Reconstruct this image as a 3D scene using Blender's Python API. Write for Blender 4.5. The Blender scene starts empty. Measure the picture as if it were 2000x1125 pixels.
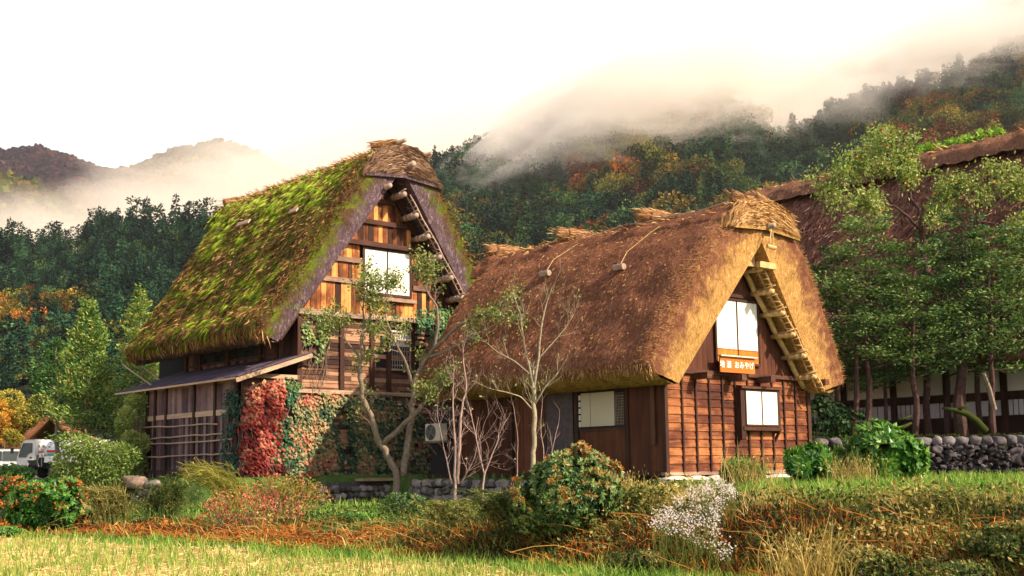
import bpy, math, random
import numpy as np
from mathutils import Vector, noise as mnoise
random.seed(7); RNG = np.random.default_rng(11)
SC = bpy.context.scene
COL = SC.collection

# ---------------------------------------------------------------- camera
F = 2300.0; PITCH = math.radians(6.56); ROLL = math.radians(0.8); EYE = np.array([0, 0, 1.6]); CX, CY = 1000.0, 650.0
fw = np.array([0, math.cos(PITCH), math.sin(PITCH)]); rt = np.array([1.0, 0, 0]); up_ = np.cross(rt, fw)
_c, _s = math.cos(ROLL), math.sin(ROLL)
rt, up_ = rt * _c - up_ * _s, up_ * _c + rt * _s
cd = bpy.data.cameras.new('camera'); cam = bpy.data.objects.new('camera', cd); COL.objects.link(cam)
from mathutils import Matrix
m = Matrix.Identity(4)
for i in range(3):
    m[i][0], m[i][1], m[i][2], m[i][3] = rt[i], up_[i], -fw[i], EYE[i]
cam.matrix_world = m
cd.sensor_width = 36; cd.lens = 36 * F / 2000; cd.shift_y = (650 - 562.5) / 2000; cd.clip_start = 0.1; cd.clip_end = 9000
SC.camera = cam

# ---------------------------------------------------------------- light
aR = math.atan(2600 / 2315.0)
U = np.array([math.sin(aR), math.cos(aR), 0]); V = np.array([-math.cos(aR), math.sin(aR), 0]); Z = np.array([0, 0, 1.0])
SUN = -V * 1.0 + U * 0.36 + Z * 0.74
SUN /= np.linalg.norm(SUN)
sl = bpy.data.lights.new('sun', 'SUN'); so = bpy.data.objects.new('sun', sl); COL.objects.link(so)
sl.energy = 4.9; sl.angle = math.radians(0.6); sl.color = (1, .83, .62)
so.rotation_euler = Vector(SUN).to_track_quat('Z', 'Y').to_euler(); so.location = (20, -10, 30)
sun_el = math.asin(SUN[2]); sun_az = math.atan2(SUN[0], SUN[1])
w = bpy.data.worlds.new('World'); SC.world = w; w.use_nodes = True
nt = w.node_tree; nt.nodes.clear()
N = nt.nodes.new; L = nt.links.new
sky = N('ShaderNodeTexSky'); sky.sky_type = 'NISHITA'; sky.sun_disc = False; sky.sun_elevation = sun_el; sky.sun_rotation = sun_az
sky.dust_density = 4; sky.air_density = 1.0
bg1 = N('ShaderNodeBackground'); bg1.inputs[1].default_value = 0.06; L(sky.outputs[0], bg1.inputs[0])
tc = N('ShaderNodeTexCoord'); sp = N('ShaderNodeSeparateXYZ'); L(tc.outputs['Generated'], sp.inputs[0])
rp = N('ShaderNodeValToRGB'); L(sp.outputs[2], rp.inputs[0])   # the overcast deck: cream and bright low down, thinner and bluish overhead
e = rp.color_ramp.elements
e[0].position = 0.0; e[0].color = (.50, .46, .41, 1); e[1].position = 1; e[1].color = (.04, .05, .11, 1)
k = e.new(.38); k.color = (.58, .57, .55, 1); k = e.new(.56); k.color = (.09, .10, .17, 1)
bg2 = N('ShaderNodeBackground'); bg2.inputs[1].default_value = 1.0; L(rp.outputs[0], bg2.inputs[0])
ad = N('ShaderNodeAddShader'); L(bg1.outputs[0], ad.inputs[0]); L(bg2.outputs[0], ad.inputs[1])
wo = N('ShaderNodeOutputWorld'); L(ad.outputs[0], wo.inputs[0])
vs = SC.view_settings; SC.display_settings.display_device = 'sRGB'
vs.view_transform = 'Standard'; vs.look = 'None'; vs.exposure = 0.78; vs.gamma = 1; vs.use_curve_mapping = False
cy = SC.cycles
cy.max_bounces = 8; cy.diffuse_bounces = 3; cy.glossy_bounces = 2; cy.transmission_bounces = 4; cy.transparent_max_bounces = 8
cy.volume_bounces = 5; cy.volume_max_steps = 96; cy.volume_step_rate = 1.0
cy.use_denoising = True; cy.use_adaptive_sampling = True; cy.adaptive_threshold = 0.02
cy.caustics_reflective = False; cy.caustics_refractive = False

# ---------------------------------------------------------------- geometry helpers
def ray(px, py): return fw + rt * (px - CX) / F - up_ * (py - CY) / F
def hitp(px, py, n, c):
    d = ray(px, py); return EYE + d * ((c - EYE @ n) / (d @ n))
def atY(px, py, Y): return hitp(px, py, np.array([0, 1.0, 0]), Y)
def W(u, v, z): return np.asarray(u)[..., None] * U + np.asarray(v)[..., None] * V + np.asarray(z)[..., None] * Z
def P(u, v, z): return U * u + V * v + Z * z
def nrm(a): return a / (np.linalg.norm(a, axis=-1, keepdims=True) + 1e-9)
def fbm(p, s, o=3):
    r = 0.; a = 1.; q = Vector((p[0] * s, p[1] * s, p[2] * s))
    for _ in range(o):
        r += a * mnoise.noise(q); q = q * 2.1; a *= .5
    return r
ORG = {}
class B:
    def __init__(s): s.v = []; s.f = {}; s.n = 0; s.t = []
    def add(s, v, f, t=.5, mi=0):
        v = np.asarray(v, float).reshape(-1, 3); f = np.asarray(f, int)
        s.v.append(v); s.t.append(np.broadcast_to(np.asarray(t, float), (len(v),)))
        s.f.setdefault((f.shape[1], mi), []).append(f + s.n); s.n += len(v); return s
    def box(s, c, hx, hy, hz, ax=None, t=.5):
        X, Y, Zz = ax if ax is not None else (U, V, Z); c = np.asarray(c, float)
        v = [c + X * hx * i + Y * hy * j + Zz * hz * k for i in (-1, 1) for j in (-1, 1) for k in (-1, 1)]
        return s.add(v, [(0, 1, 3, 2), (4, 6, 7, 5), (0, 4, 5, 1), (2, 3, 7, 6), (0, 2, 6, 4), (1, 5, 7, 3)], t)
    def bar(s, u0, u1, v0, v1, z0, z1, t=.5):   # a box in house axes
        return s.box(P((u0 + u1) / 2, (v0 + v1) / 2, (z0 + z1) / 2), abs(u1 - u0) / 2, abs(v1 - v0) / 2, abs(z1 - z0) / 2, None, t)
    def beam(s, a, b, w_, h_, t=.5, upv=None):
        a = np.asarray(a, float); b = np.asarray(b, float); d = b - a; l = np.linalg.norm(d); d = d / l
        uu = Z if upv is None else upv
        if abs(d @ uu) > .95: uu = V
        x = nrm(np.cross(d, uu)); y = np.cross(x, d)
        return s.box((a + b) / 2, l / 2, w_ / 2, h_ / 2, (d, x, y), t)
    def tube(s, pts, rad, n=6, t=.5, cap=True):
        pts = np.asarray(pts, float); m_ = len(pts); rad = np.broadcast_to(np.asarray(rad, float), (m_,))
        d = np.gradient(pts, axis=0); d = nrm(d)
        x = np.cross(d[0], Z if abs(d[0][2]) < .9 else V); x /= np.linalg.norm(x); vs_ = []
        for i in range(m_):
            x = x - d[i] * (x @ d[i]); x /= np.linalg.norm(x) + 1e-9; y = np.cross(d[i], x)
            a = np.arange(n) * 2 * math.pi / n
            vs_.append(pts[i] + rad[i] * (np.cos(a)[:, None] * x + np.sin(a)[:, None] * y))
        i, j = np.meshgrid(np.arange(m_ - 1), np.arange(n), indexing='ij'); i = i.ravel(); j = j.ravel(); j2 = (j + 1) % n
        tt = t if np.ndim(t) == 0 else np.repeat(t, n)
        s.add(np.concatenate(vs_), np.stack([i * n + j, i * n + j2, (i + 1) * n + j2, (i + 1) * n + j], 1), tt)
        if cap:
            o = s.n - m_ * n
            s.f.setdefault((n, 0), []).append(np.array([[o + q for q in range(n)][::-1], [o + (m_ - 1) * n + q for q in range(n)]]))
        return s
    def build(s, name, mat, parent=None, smooth=False, loc=None):
        me = bpy.data.meshes.new(name)
        v = np.concatenate(s.v)
        if parent is not None: o = ORG[parent.name]; dl = np.zeros(3)
        else:
            if loc is None:
                lo, hi = v.min(0), v.max(0); loc = np.array([(lo[0] + hi[0]) / 2, (lo[1] + hi[1]) / 2, lo[2]])
            o = np.asarray(loc, float); dl = o
        v = v - o
        me.vertices.add(len(v)); me.vertices.foreach_set('co', v.ravel().astype(np.float32))
        fl = []; st = []; tot = []; mi = []; c = 0
        for (k_, m_), arrs in s.f.items():
            a = np.concatenate(arrs); fl.append(a.ravel()); n_ = len(a)
            st.append(c + np.arange(n_) * k_); tot.append(np.full(n_, k_)); mi.append(np.full(n_, m_)); c += n_ * k_
        fl = np.concatenate(fl); st = np.concatenate(st); tot = np.concatenate(tot); mi = np.concatenate(mi)
        me.loops.add(len(fl)); me.loops.foreach_set('vertex_index', fl.astype(np.int32))
        me.polygons.add(len(st)); me.polygons.foreach_set('loop_start', st.astype(np.int32)); me.polygons.foreach_set('loop_total', tot.astype(np.int32))
        for q in (mat if isinstance(mat, (list, tuple)) else [mat]): me.materials.append(q)
        me.polygons.foreach_set('material_index', mi.astype(np.int32))
        me.polygons.foreach_set('use_smooth', np.full(len(st), bool(smooth)))
        at = me.attributes.new('tint', 'FLOAT', 'POINT'); at.data.foreach_set('value', np.concatenate(s.t).astype(np.float32))
        me.update(calc_edges=True); me.validate()
        ob = bpy.data.objects.new(name, me); COL.objects.link(ob)
        if parent is not None: ob.parent = parent; ORG[ob.name] = o
        else: ob.location = dl; ORG[ob.name] = o
        return ob
def thing(name, label, cat, loc=(0, 0, 0), group=None):
    o = bpy.data.objects.new(name, None); COL.objects.link(o); o.empty_display_size = .2
    o.location = loc; ORG[o.name] = np.asarray(loc, float); o['label'] = label; o['category'] = cat
    if group: o['group'] = group
    return o
def tag(o, label=None, cat=None, group=None, kind=None):
    if label: o['label'] = label
    if cat: o['category'] = cat
    if group: o['group'] = group
    if kind: o['kind'] = kind
    return o
def dup(root, loc, rotz=0, scale=1, label=None):
    r = root.copy(); COL.objects.link(r); r.location = loc; r.rotation_euler = (0, 0, rotz)
    r.scale = (scale,) * 3 if np.ndim(scale) == 0 else scale
    if label: r['label'] = label
    for ch in list(root.children):
        c = ch.copy(); COL.objects.link(c); c.parent = r
        for g in ch.children:
            d = g.copy(); COL.objects.link(d); d.parent = c
    return r

# ---------------------------------------------------------------- materials
AX = math.atan2(U[1], U[0])
def newmat(name):
    m_ = bpy.data.materials.new(name); m_.use_nodes = True; t = m_.node_tree; t.nodes.clear()
    return m_, t, t.nodes.new, t.links.new
def ramp(nn, ll, src, stops):
    r = nn('ShaderNodeValToRGB'); el = r.color_ramp.elements
    el[0].position, el[0].color = stops[0][0], (*stops[0][1], 1); el[1].position, el[1].color = stops[-1][0], (*stops[-1][1], 1)
    for p_, c_ in stops[1:-1]: k_ = el.new(p_); k_.color = (*c_, 1)
    ll(src, r.inputs[0]); return r.outputs[0]
def mth(nn, ll, op, a, b=0., c=None):
    q = nn('ShaderNodeMath'); q.operation = op
    for i_, x in enumerate((a, b) if c is None else (a, b, c)):
        if isinstance(x, (int, float)): q.inputs[i_].default_value = x
        else: ll(x, q.inputs[i_])
    return q.outputs[0]
def mixc(nn, ll, f, a, b, mode='MIX'):
    q = nn('ShaderNodeMix'); q.data_type = 'RGBA'; q.blend_type = mode
    for i_, x in ((0, f), (6, a), (7, b)):
        if isinstance(x, (int, float)): q.inputs[i_].default_value = x
        elif isinstance(x, tuple): q.inputs[i_].default_value = (*x, 1)
        else: ll(x, q.inputs[i_])
    return q.outputs[2]
def coords(nn, ll, scale=(1, 1, 1), house=True):
    t = nn('ShaderNodeTexCoord'); a = nn('ShaderNodeMapping'); a.inputs['Rotation'].default_value = (0, 0, -AX if house else 0)
    ll(t.outputs['Object'], a.inputs[0]); b = nn('ShaderNodeMapping'); b.inputs['Scale'].default_value = scale; ll(a.outputs[0], b.inputs[0]); return b.outputs[0]
def noi(nn, ll, co, sc, det=4, ro=.55, dist=0.):
    q = nn('ShaderNodeTexNoise'); q.inputs['Scale'].default_value = sc; q.inputs['Detail'].default_value = det
    q.inputs['Roughness'].default_value = ro; q.inputs['Distortion'].default_value = dist; ll(co, q.inputs['Vector']); return q.outputs['Fac']
def attr(nn, name='tint'):
    q = nn('ShaderNodeAttribute'); q.attribute_name = name; return q.outputs['Fac']
def finish(t, nn, ll, col, rough=.8, bump=None, bs=.3, bd=.02, spec=.3, metal=0.):
    p = nn('ShaderNodeBsdfPrincipled')
    if isinstance(col, tuple): p.inputs['Base Color'].default_value = (*col, 1)
    else: ll(col, p.inputs['Base Color'])
    if isinstance(rough, float): p.inputs['Roughness'].default_value = rough
    else: ll(rough, p.inputs['Roughness'])
    p.inputs['Specular IOR Level'].default_value = spec; p.inputs['Metallic'].default_value = metal
    if bump is not None:
        b = nn('ShaderNodeBump'); b.inputs['Strength'].default_value = bs; b.inputs['Distance'].default_value = bd
        ll(bump, b.inputs['Height']); ll(b.outputs[0], p.inputs['Normal'])
    o = nn('ShaderNodeOutputMaterial'); ll(p.outputs[0], o.inputs[0]); return p
def plain(name, c, rough=.6, var=.25, sc=6, spec=.3, metal=0.):
    m_, t, nn, ll = newmat(name); co = coords(nn, ll); f = noi(nn, ll, co, sc)
    a = tuple(x * (1 - var) for x in c); b = tuple(min(1, x * (1 + var)) for x in c)
    finish(t, nn, ll, ramp(nn, ll, f, [(.3, a), (.7, b)]), rough, f, .1, .01, spec, metal); return m_
def wood(name, dark, mid, light, axis='u', sc=1., tw=.55, wear=.5, bs=.5, spec=.2):
    """grain runs along axis; tint shifts each board"""
    m_, t, nn, ll = newmat(name)
    s_ = {'u': (.6, 9, 9), 'v': (9, .6, 9), 'z': (9, 9, .6)}[axis]
    g = noi(nn, ll, coords(nn, ll, tuple(x * sc for x in s_)), 2.2, 6, .6, .6)
    g2 = noi(nn, ll, coords(nn, ll, tuple(x * sc * .35 for x in s_)), 1.3, 4, .6, 1.4)
    blot = noi(nn, ll, coords(nn, ll), 1.1, 4, .6)
    f = mth(nn, ll, 'ADD', mth(nn, ll, 'MULTIPLY', g, .45), mth(nn, ll, 'MULTIPLY', g2, .35))
    f = mth(nn, ll, 'ADD', f, mth(nn, ll, 'MULTIPLY', mth(nn, ll, 'SUBTRACT', attr(nn), .5), tw))
    f = mth(nn, ll, 'ADD', f, mth(nn, ll, 'MULTIPLY', mth(nn, ll, 'SUBTRACT', blot, .4), wear))
    col = ramp(nn, ll, f, [(.22, dark), (.45, mid), (.68, light)])
    finish(t, nn, ll, col, .7, g, bs, .02, spec); return m_
def thatch(name, cut, cut2, outer, outer2, outer3, moss=None, sc=1.):
    """tint 1 = freshly cut straw ends, 0 = weathered outer face"""
    m_, t, nn, ll = newmat(name); co = coords(nn, ll)
    fine = noi(nn, ll, coords(nn, ll, (1.4, 1.0, 1.0)), 13 * sc, 7, .85, .6)
    streak = noi(nn, ll, coords(nn, ll, (1.6, 5, 1.6)), 2.6, 6, .7, .5)
    big = noi(nn, ll, co, .55, 4, .6)
    f = mth(nn, ll, 'ADD', mth(nn, ll, 'MULTIPLY', fine, .6), mth(nn, ll, 'MULTIPLY', streak, .45))
    oc = ramp(nn, ll, f, [(.36, outer), (.52, outer2), (.70, outer3)])
    oc = mixc(nn, ll, mth(nn, ll, 'MULTIPLY', mth(nn, ll, 'SUBTRACT', big, .42), 1.6), oc, mixc(nn, ll, .5, oc, outer))
    ends = noi(nn, ll, coords(nn, ll, (2.2, 1.0, 1.0)), 7 * sc, 8, .8, .8)
    fc = mth(nn, ll, 'ADD', mth(nn, ll, 'MULTIPLY', ends, .75), mth(nn, ll, 'MULTIPLY', fine, .3))
    cc = ramp(nn, ll, fc, [(.40, tuple(x * .3 for x in cut)), (.50, tuple(x * .8 for x in cut)), (.56, cut), (.68, cut2)])
    k_ = mth(nn, ll, 'ADD', attr(nn), mth(nn, ll, 'MULTIPLY', mth(nn, ll, 'SUBTRACT', noi(nn, ll, co, 3.5, 5, .7), .5), 1.5))
    k2 = nn('ShaderNodeMapRange'); ll(k_, k2.inputs[0]); k2.inputs[1].default_value = .3; k2.inputs[2].default_value = .7
    col = mixc(nn, ll, k2.outputs[0], oc, cc)
    if moss:
        mm = mth(nn, ll, 'MULTIPLY', mth(nn, ll, 'SUBTRACT', noi(nn, ll, coords(nn, ll, (1, 2.2, 1)), 1.1, 6, .7, .5), .44), 7.)
        mk = mth(nn, ll, 'MULTIPLY', mth(nn, ll, 'MINIMUM', mth(nn, ll, 'MAXIMUM', mm, 0.), 1.), mth(nn, ll, 'SUBTRACT', 1., k2.outputs[0]))
        col = mixc(nn, ll, mk, col, ramp(nn, ll, f, [(.4, moss[0]), (.65, moss[1])]))
    finish(t, nn, ll, col, .95, fc, 1.0, .13, .08); return m_
def leafm(name, stops, trans=.3, rough=.55, spec=.25, var=.25, patch=None):
    m_, t, nn, ll = newmat(name); oi = nn('ShaderNodeObjectInfo')
    f = mth(nn, ll, 'ADD', attr(nn), mth(nn, ll, 'MULTIPLY', mth(nn, ll, 'SUBTRACT', oi.outputs['Random'], .5), var))
    if patch:   # the even part of tint sets the light or shade painted on this tree
        lv_ = mth(nn, ll, 'FLOOR', mth(nn, ll, 'MULTIPLY', mth(nn, ll, 'ADD', f, .5), .5)); f = mth(nn, ll, 'SUBTRACT', f, mth(nn, ll, 'MULTIPLY', lv_, 2.))
    col = ramp(nn, ll, f, stops)
    if patch:
        col = mixc(nn, ll, 1., col, ramp(nn, ll, mth(nn, ll, 'MULTIPLY', lv_, .25), [(0, (.30, .34, .40)), (.5, (.85, .85, .85)), (1, (1.9, 1.75, 1.4))]), 'MULTIPLY')
    if patch:   # sunlit and shadowed clumps painted into the leaf colour by noise
        ge = nn('ShaderNodeNewGeometry'); g1 = noi(nn, ll, ge.outputs['Position'], patch, 6, .75, .6); col = mixc(nn, ll, 1., col, ramp(nn, ll, g1, [(.36, (.45, .48, .52)), (.5, (.95, .95, .95)), (.64, (1.6, 1.5, 1.3))]), 'MULTIPLY')
    p = nn('ShaderNodeBsdfPrincipled'); ll(col, p.inputs['Base Color']); p.inputs['Roughness'].default_value = rough; p.inputs['Specular IOR Level'].default_value = spec
    tr = nn('ShaderNodeBsdfTranslucent'); ll(mixc(nn, ll, 1., col, (1.3, 1.25, .6), 'MULTIPLY'), tr.inputs[0])
    mx = nn('ShaderNodeMixShader'); mx.inputs[0].default_value = trans; ll(p.outputs[0], mx.inputs[1]); ll(tr.outputs[0], mx.inputs[2])
    o = nn('ShaderNodeOutputMaterial'); ll(mx.outputs[0], o.inputs[0]); return m_

# ---------------------------------------------------------------- foliage helpers
def rdir(n):
    a = RNG.normal(size=(n, 3)); return nrm(a)
def leaves(b, p, d, ln, wd, t, fold=.25, nz=None):
    """rhombic folded leaves: base p, direction d, length, width"""
    n = len(p); d = nrm(d); r = rdir(n) if nz is None else nrm(nz + rdir(n) * .5); s_ = nrm(np.cross(d, r)); q = np.cross(s_, d)
    ln = np.broadcast_to(ln, (n,))[:, None]; wd = np.broadcast_to(wd, (n,))[:, None]
    v = np.stack([p, p + d * ln * .45 + s_ * wd * .5 + q * wd * fold, p + d * ln, p + d * ln * .45 - s_ * wd * .5 + q * wd * fold], 1)
    i = np.arange(n)[:, None] * 4
    b.add(v.reshape(-1, 3), np.concatenate([i + [0, 1, 2], i + [0, 2, 3]]), np.repeat(np.broadcast_to(t, (n,)), 4)); return b
def blades(b, p, d, ln, wd, t, bend=.3, dn=None):
    n = len(p); d = nrm(d); s_ = nrm(np.cross(d, rdir(n))); ln = np.broadcast_to(ln, (n,))[:, None]; wd = np.broadcast_to(wd, (n,))[:, None]
    bd_ = (rdir(n) if dn is None else dn) * bend
    v = np.stack([p - s_ * wd / 2, p + s_ * wd / 2, p + (d + bd_ * .3) * ln * .55 + s_ * wd * .4, p + (d + bd_ * .3) * ln * .55 - s_ * wd * .4, p + (d + bd_) * ln], 1)
    i = np.arange(n)[:, None] * 5; tt = np.repeat(np.broadcast_to(t, (n,)), 5)
    b.add(v.reshape(-1, 3), i + [0, 1, 2, 3], tt); b.f.setdefault((3, 0), []).append(i + [3, 2, 4] + b.n - n * 5); return b
def ell(n, c, r, shell=.5, lumps=0, seed=None):
    """points in an ellipsoid biased to the shell, uneven"""
    d = rdir(n); rr = 1 - (1 - RNG.random(n) ** (1 / 3)) * (1 - shell) * 1.5
    if lumps:
        k = rdir(lumps); kr = RNG.uniform(.72, 1.12, lumps); i = np.argmax(d @ k.T + RNG.normal(size=lumps) * .0, 1); rr = rr * kr[i] * (.75 + .25 * np.einsum('ij,ij->i', d, k[i]) ** 4)
    return np.asarray(c) + d * np.asarray(r) * rr[:, None], d
ICO = None
def ico(sub=2):
    t = (1 + 5 ** .5) / 2
    v = [(-1, t, 0), (1, t, 0), (-1, -t, 0), (1, -t, 0), (0, -1, t), (0, 1, t), (0, -1, -t), (0, 1, -t), (t, 0, -1), (t, 0, 1), (-t, 0, -1), (-t, 0, 1)]
    f = [(0, 11, 5), (0, 5, 1), (0, 1, 7), (0, 7, 10), (0, 10, 11), (1, 5, 9), (5, 11, 4), (11, 10, 2), (10, 7, 6), (7, 1, 8), (3, 9, 4), (3, 4, 2), (3, 2, 6), (3, 6, 8), (3, 8, 9), (4, 9, 5), (2, 4, 11), (6, 2, 10), (8, 6, 7), (9, 8, 1)]
    v = [np.array(x) / np.linalg.norm(x) for x in v]
    for _ in range(sub):
        c = {}; g = []
        def md(a, b_):
            k = (min(a, b_), max(a, b_))
            if k not in c: q = v[a] + v[b_]; v.append(q / np.linalg.norm(q)); c[k] = len(v) - 1
            return c[k]
        for a, b_, d in f:
            x, y, z_ = md(a, b_), md(b_, d), md(d, a); g += [(a, x, z_), (b_, y, x), (d, z_, y), (x, y, z_)]
        f = g
    return np.array(v), np.array(f)
ICO1, ICO2 = ico(1), ico(2)
def rock(b, c, r, ax=None, t=.5, rough=.18):
    v, f = ICO2; q = v.copy(); o = random.random() * 50
    k = np.array([1 + rough * 2 * mnoise.noise(Vector(x * 1.3) + Vector((o, 0, 0))) for x in q]); q = np.sign(q) * np.abs(q) ** .8 * k[:, None]
    X, Y, Zz = ax or (U, V, Z); r = np.asarray(r)
    b.add(np.asarray(c) + q[:, :1] * X * r[0] + q[:, 1:2] * Y * r[1] + q[:, 2:] * Zz * r[2], f, t)

# ================================================================ terrain
FOOTV = [(-40, 14.2), (6, 13.9), (11.5, 13.4), (15, 13.4), (18, 13.1), (26, 12.7), (34, 11.5), (45, 10.5), (90, 9)]
def sm(x, a, b): x = np.clip((x - a) / (b - a), 0, 1); return x * x * (3 - 2 * x)
def foot(v): return np.interp(v, [q[0] for q in FOOTV], [q[1] for q in FOOTV])
def ground_z(x, y):
    x = np.asarray(x, float); y = np.asarray(y, float)
    u = x * U[0] + y * U[1]; v = x * V[0] + y * V[1]; du = u - foot(v)
    A = np.interp(du, [-99, 0, .8, 2.0, 3.5, 8, 14], [0, 0, .5, .93, 1.03, 1.13, 1.18])
    Bz = np.interp(du, [-99, 0, 1.5, 4.5, 9, 12], [0, 0, .12, .45, .5, .5])
    z = A * (1 - sm(v, 16, 20)) + Bz * sm(v, 16, 20)
    pl = np.maximum(sm(u, 24.9, 25.02) * (v > 21), sm(v, 34.6, 35.0) * sm(u, 21.9, 22.3))
    pl = np.maximum(pl, sm(u, 17.6, 18.6) * sm(v, 34.6, 36.0))
    z = z * (1 - pl) + np.maximum(z, np.where(v > 24, 1.42, 1.2)) * pl
    far = sm(du, 8, 11) * (v > 44); z = np.maximum(z, 1.42 * far)
    yd = sm(x, 7.2, 9.2) * sm(y, 39.75, 39.95); z = z * (1 - yd) + np.maximum(z, 2.42) * yd
    return z
def gz(x, y): return float(ground_z(x, y))

def grid_mesh(xs, ys, zf):
    X, Y = np.meshgrid(xs, ys); Zz = zf(X, Y); n, m_ = X.shape
    i, j = np.meshgrid(np.arange(n - 1), np.arange(m_ - 1), indexing='ij'); i = i.ravel(); j = j.ravel()
    return np.stack([X, Y, Zz], -1).reshape(-1, 3), np.stack([i * m_ + j, i * m_ + j + 1, (i + 1) * m_ + j + 1, (i + 1) * m_ + j], 1)
mg, t, nn, ll = newmat('ground_soil_and_turf')
co = coords(nn, ll); zt = attr(nn)
f1 = noi(nn, ll, co, 1.3, 6, .65); f2 = noi(nn, ll, co, 14, 5, .7)
ff = mth(nn, ll, 'ADD', mth(nn, ll, 'MULTIPLY', f1, .55), mth(nn, ll, 'MULTIPLY', f2, .45))
gold = ramp(nn, ll, ff, [(.36, (.26, .17, .05)), (.5, (.42, .29, .09)), (.62, (.50, .38, .15))])
grn = ramp(nn, ll, ff, [(.38, (.03, .07, .012)), (.55, (.09, .15, .03)), (.66, (.2, .2, .05))])
dry = ramp(nn, ll, ff, [(.38, (.03, .014, .006)), (.52, (.09, .035, .012)), (.66, (.2, .09, .03))])
pv = ramp(nn, ll, ff, [(.38, (.14, .13, .13)), (.66, (.24, .22, .2))])
def band(lo): q = nn('ShaderNodeMapRange'); ll(mth(nn, ll, 'ADD', zt, mth(nn, ll, 'MULTIPLY', mth(nn, ll, 'SUBTRACT', f1, .5), .5)), q.inputs[0]); q.inputs[1].default_value = lo; q.inputs[2].default_value = lo + .12; return q.outputs[0]
c_ = mixc(nn, ll, band(.5), gold, grn); c_ = mixc(nn, ll, band(1.5), c_, dry); c_ = mixc(nn, ll, band(2.5), c_, grn)
finish(t, nn, ll, c_, .95, ff, .6, .05, .1)
xs = np.concatenate([np.linspace(-400, -40, 30)[:-1], np.arange(-40, 30, .3), np.linspace(30, 500, 40)])
ys = np.concatenate([np.arange(4, 62, .3), np.linspace(62, 700, 50)])
gv, gf = grid_mesh(xs, ys, ground_z)
gv[:, 2] += np.array([fbm(p, .9, 3) for p in gv]) * .05
uu = gv @ U; vv = gv @ V; du = uu - foot(vv)
zone = np.where(du < -.9, 0, np.where(du < .1, 1, np.where(du < 2.2, 2, 3))).astype(float)
zone = np.where((vv > 19) & (du > 3.5), 1.0, zone); zone = np.where((gv[:, 1] > 62), 1.0, zone)
tag(B().add(gv, gf, zone).build('ground', mg, smooth=True, loc=(0, 0, 0)), kind='structure')
# lane in front of the far stone wall
mroad = plain('lane_asphalt', (.13, .115, .12), .9, .2, 12)
xr = np.arange(8.5, 40, .5); lv = []
for x in xr: lv += [(x, 35.6 + .0 * x, gz(x, 35.6) + .05), (x, 39.3, gz(x, 39.0) + .05)]
i = np.arange(len(xr) - 1) * 2
tag(B().add(lv, np.stack([i, i + 2, i + 3, i + 1], 1)).build('lane', mroad, loc=(0, 0, 0)), kind='structure')

# ================================================================ hills and forests
def hill(name, crest, d0, d1, y0, mat, px0, px1, nx, ntt, p=.8, bump=6., bs=.02, back=True, kind='structure'):
    """hillside from its foot at distance d0 to a crest at distance d1, the crest heights read along its azimuths"""
    cx = [c[0] for c in crest]; cyy = [c[1] for c in crest]
    def S(px, tt):
        d = d0 + (d1 - d0) * tt
        cr = np.interp(px, cx, cyy); y = y0 + (cr - y0) * tt ** p
        q = fw[None] + rt[None] * ((px - CX) / F)[:, None] - up_[None] * ((y - CY) / F)[:, None]
        return EYE + q / q[:, 1:2] * d[:, None]
    PX = np.linspace(px0, px1, nx); T = np.linspace(0, 1, ntt)
    a, b_ = np.meshgrid(PX, T, indexing='ij'); pts = S(a.ravel(), b_.ravel())
    pts[:, 2] += np.array([fbm(q, bs, 4) for q in pts]) * bump * np.clip(b_.ravel() * 3, 0, 1)
    pts = pts.reshape(nx, ntt, 3)
    bk = pts[:, -1:].copy(); bk[..., 1] += (d1 - d0) * .5; bk[..., 2] = -5
    al = np.concatenate([pts, bk], 1); m2 = ntt + 1
    i, j = np.meshgrid(np.arange(nx - 1), np.arange(m2 - 1), indexing='ij'); i = i.ravel(); j = j.ravel()
    ob = B().add(al.reshape(-1, 3), np.stack([i * m2 + j, (i + 1) * m2 + j, (i + 1) * m2 + j + 1, i * m2 + j + 1], 1)).build(name, mat, smooth=True, loc=(0, d0, 0))
    tag(ob, kind='structure')
    def samp(px, tt):
        fx = np.clip((px - px0) / (px1 - px0) * (nx - 1), 0, nx - 1.001); ft = np.clip(tt * (ntt - 1), 0, ntt - 1.001)
        i = fx.astype(int); j = ft.astype(int); a = (fx - i)[:, None]; b_ = (ft - j)[:, None]
        return (pts[i, j] * (1 - a) + pts[i + 1, j] * a) * (1 - b_) + (pts[i, j + 1] * (1 - a) + pts[i + 1, j + 1] * a) * b_
    return samp
mhill = plain('forest_floor', (.018, .022, .012), .95, .4, .05, .1)
mhillf = plain('far_forest_floor', (.05, .04, .03), .95, .4, .01, .1)

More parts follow.
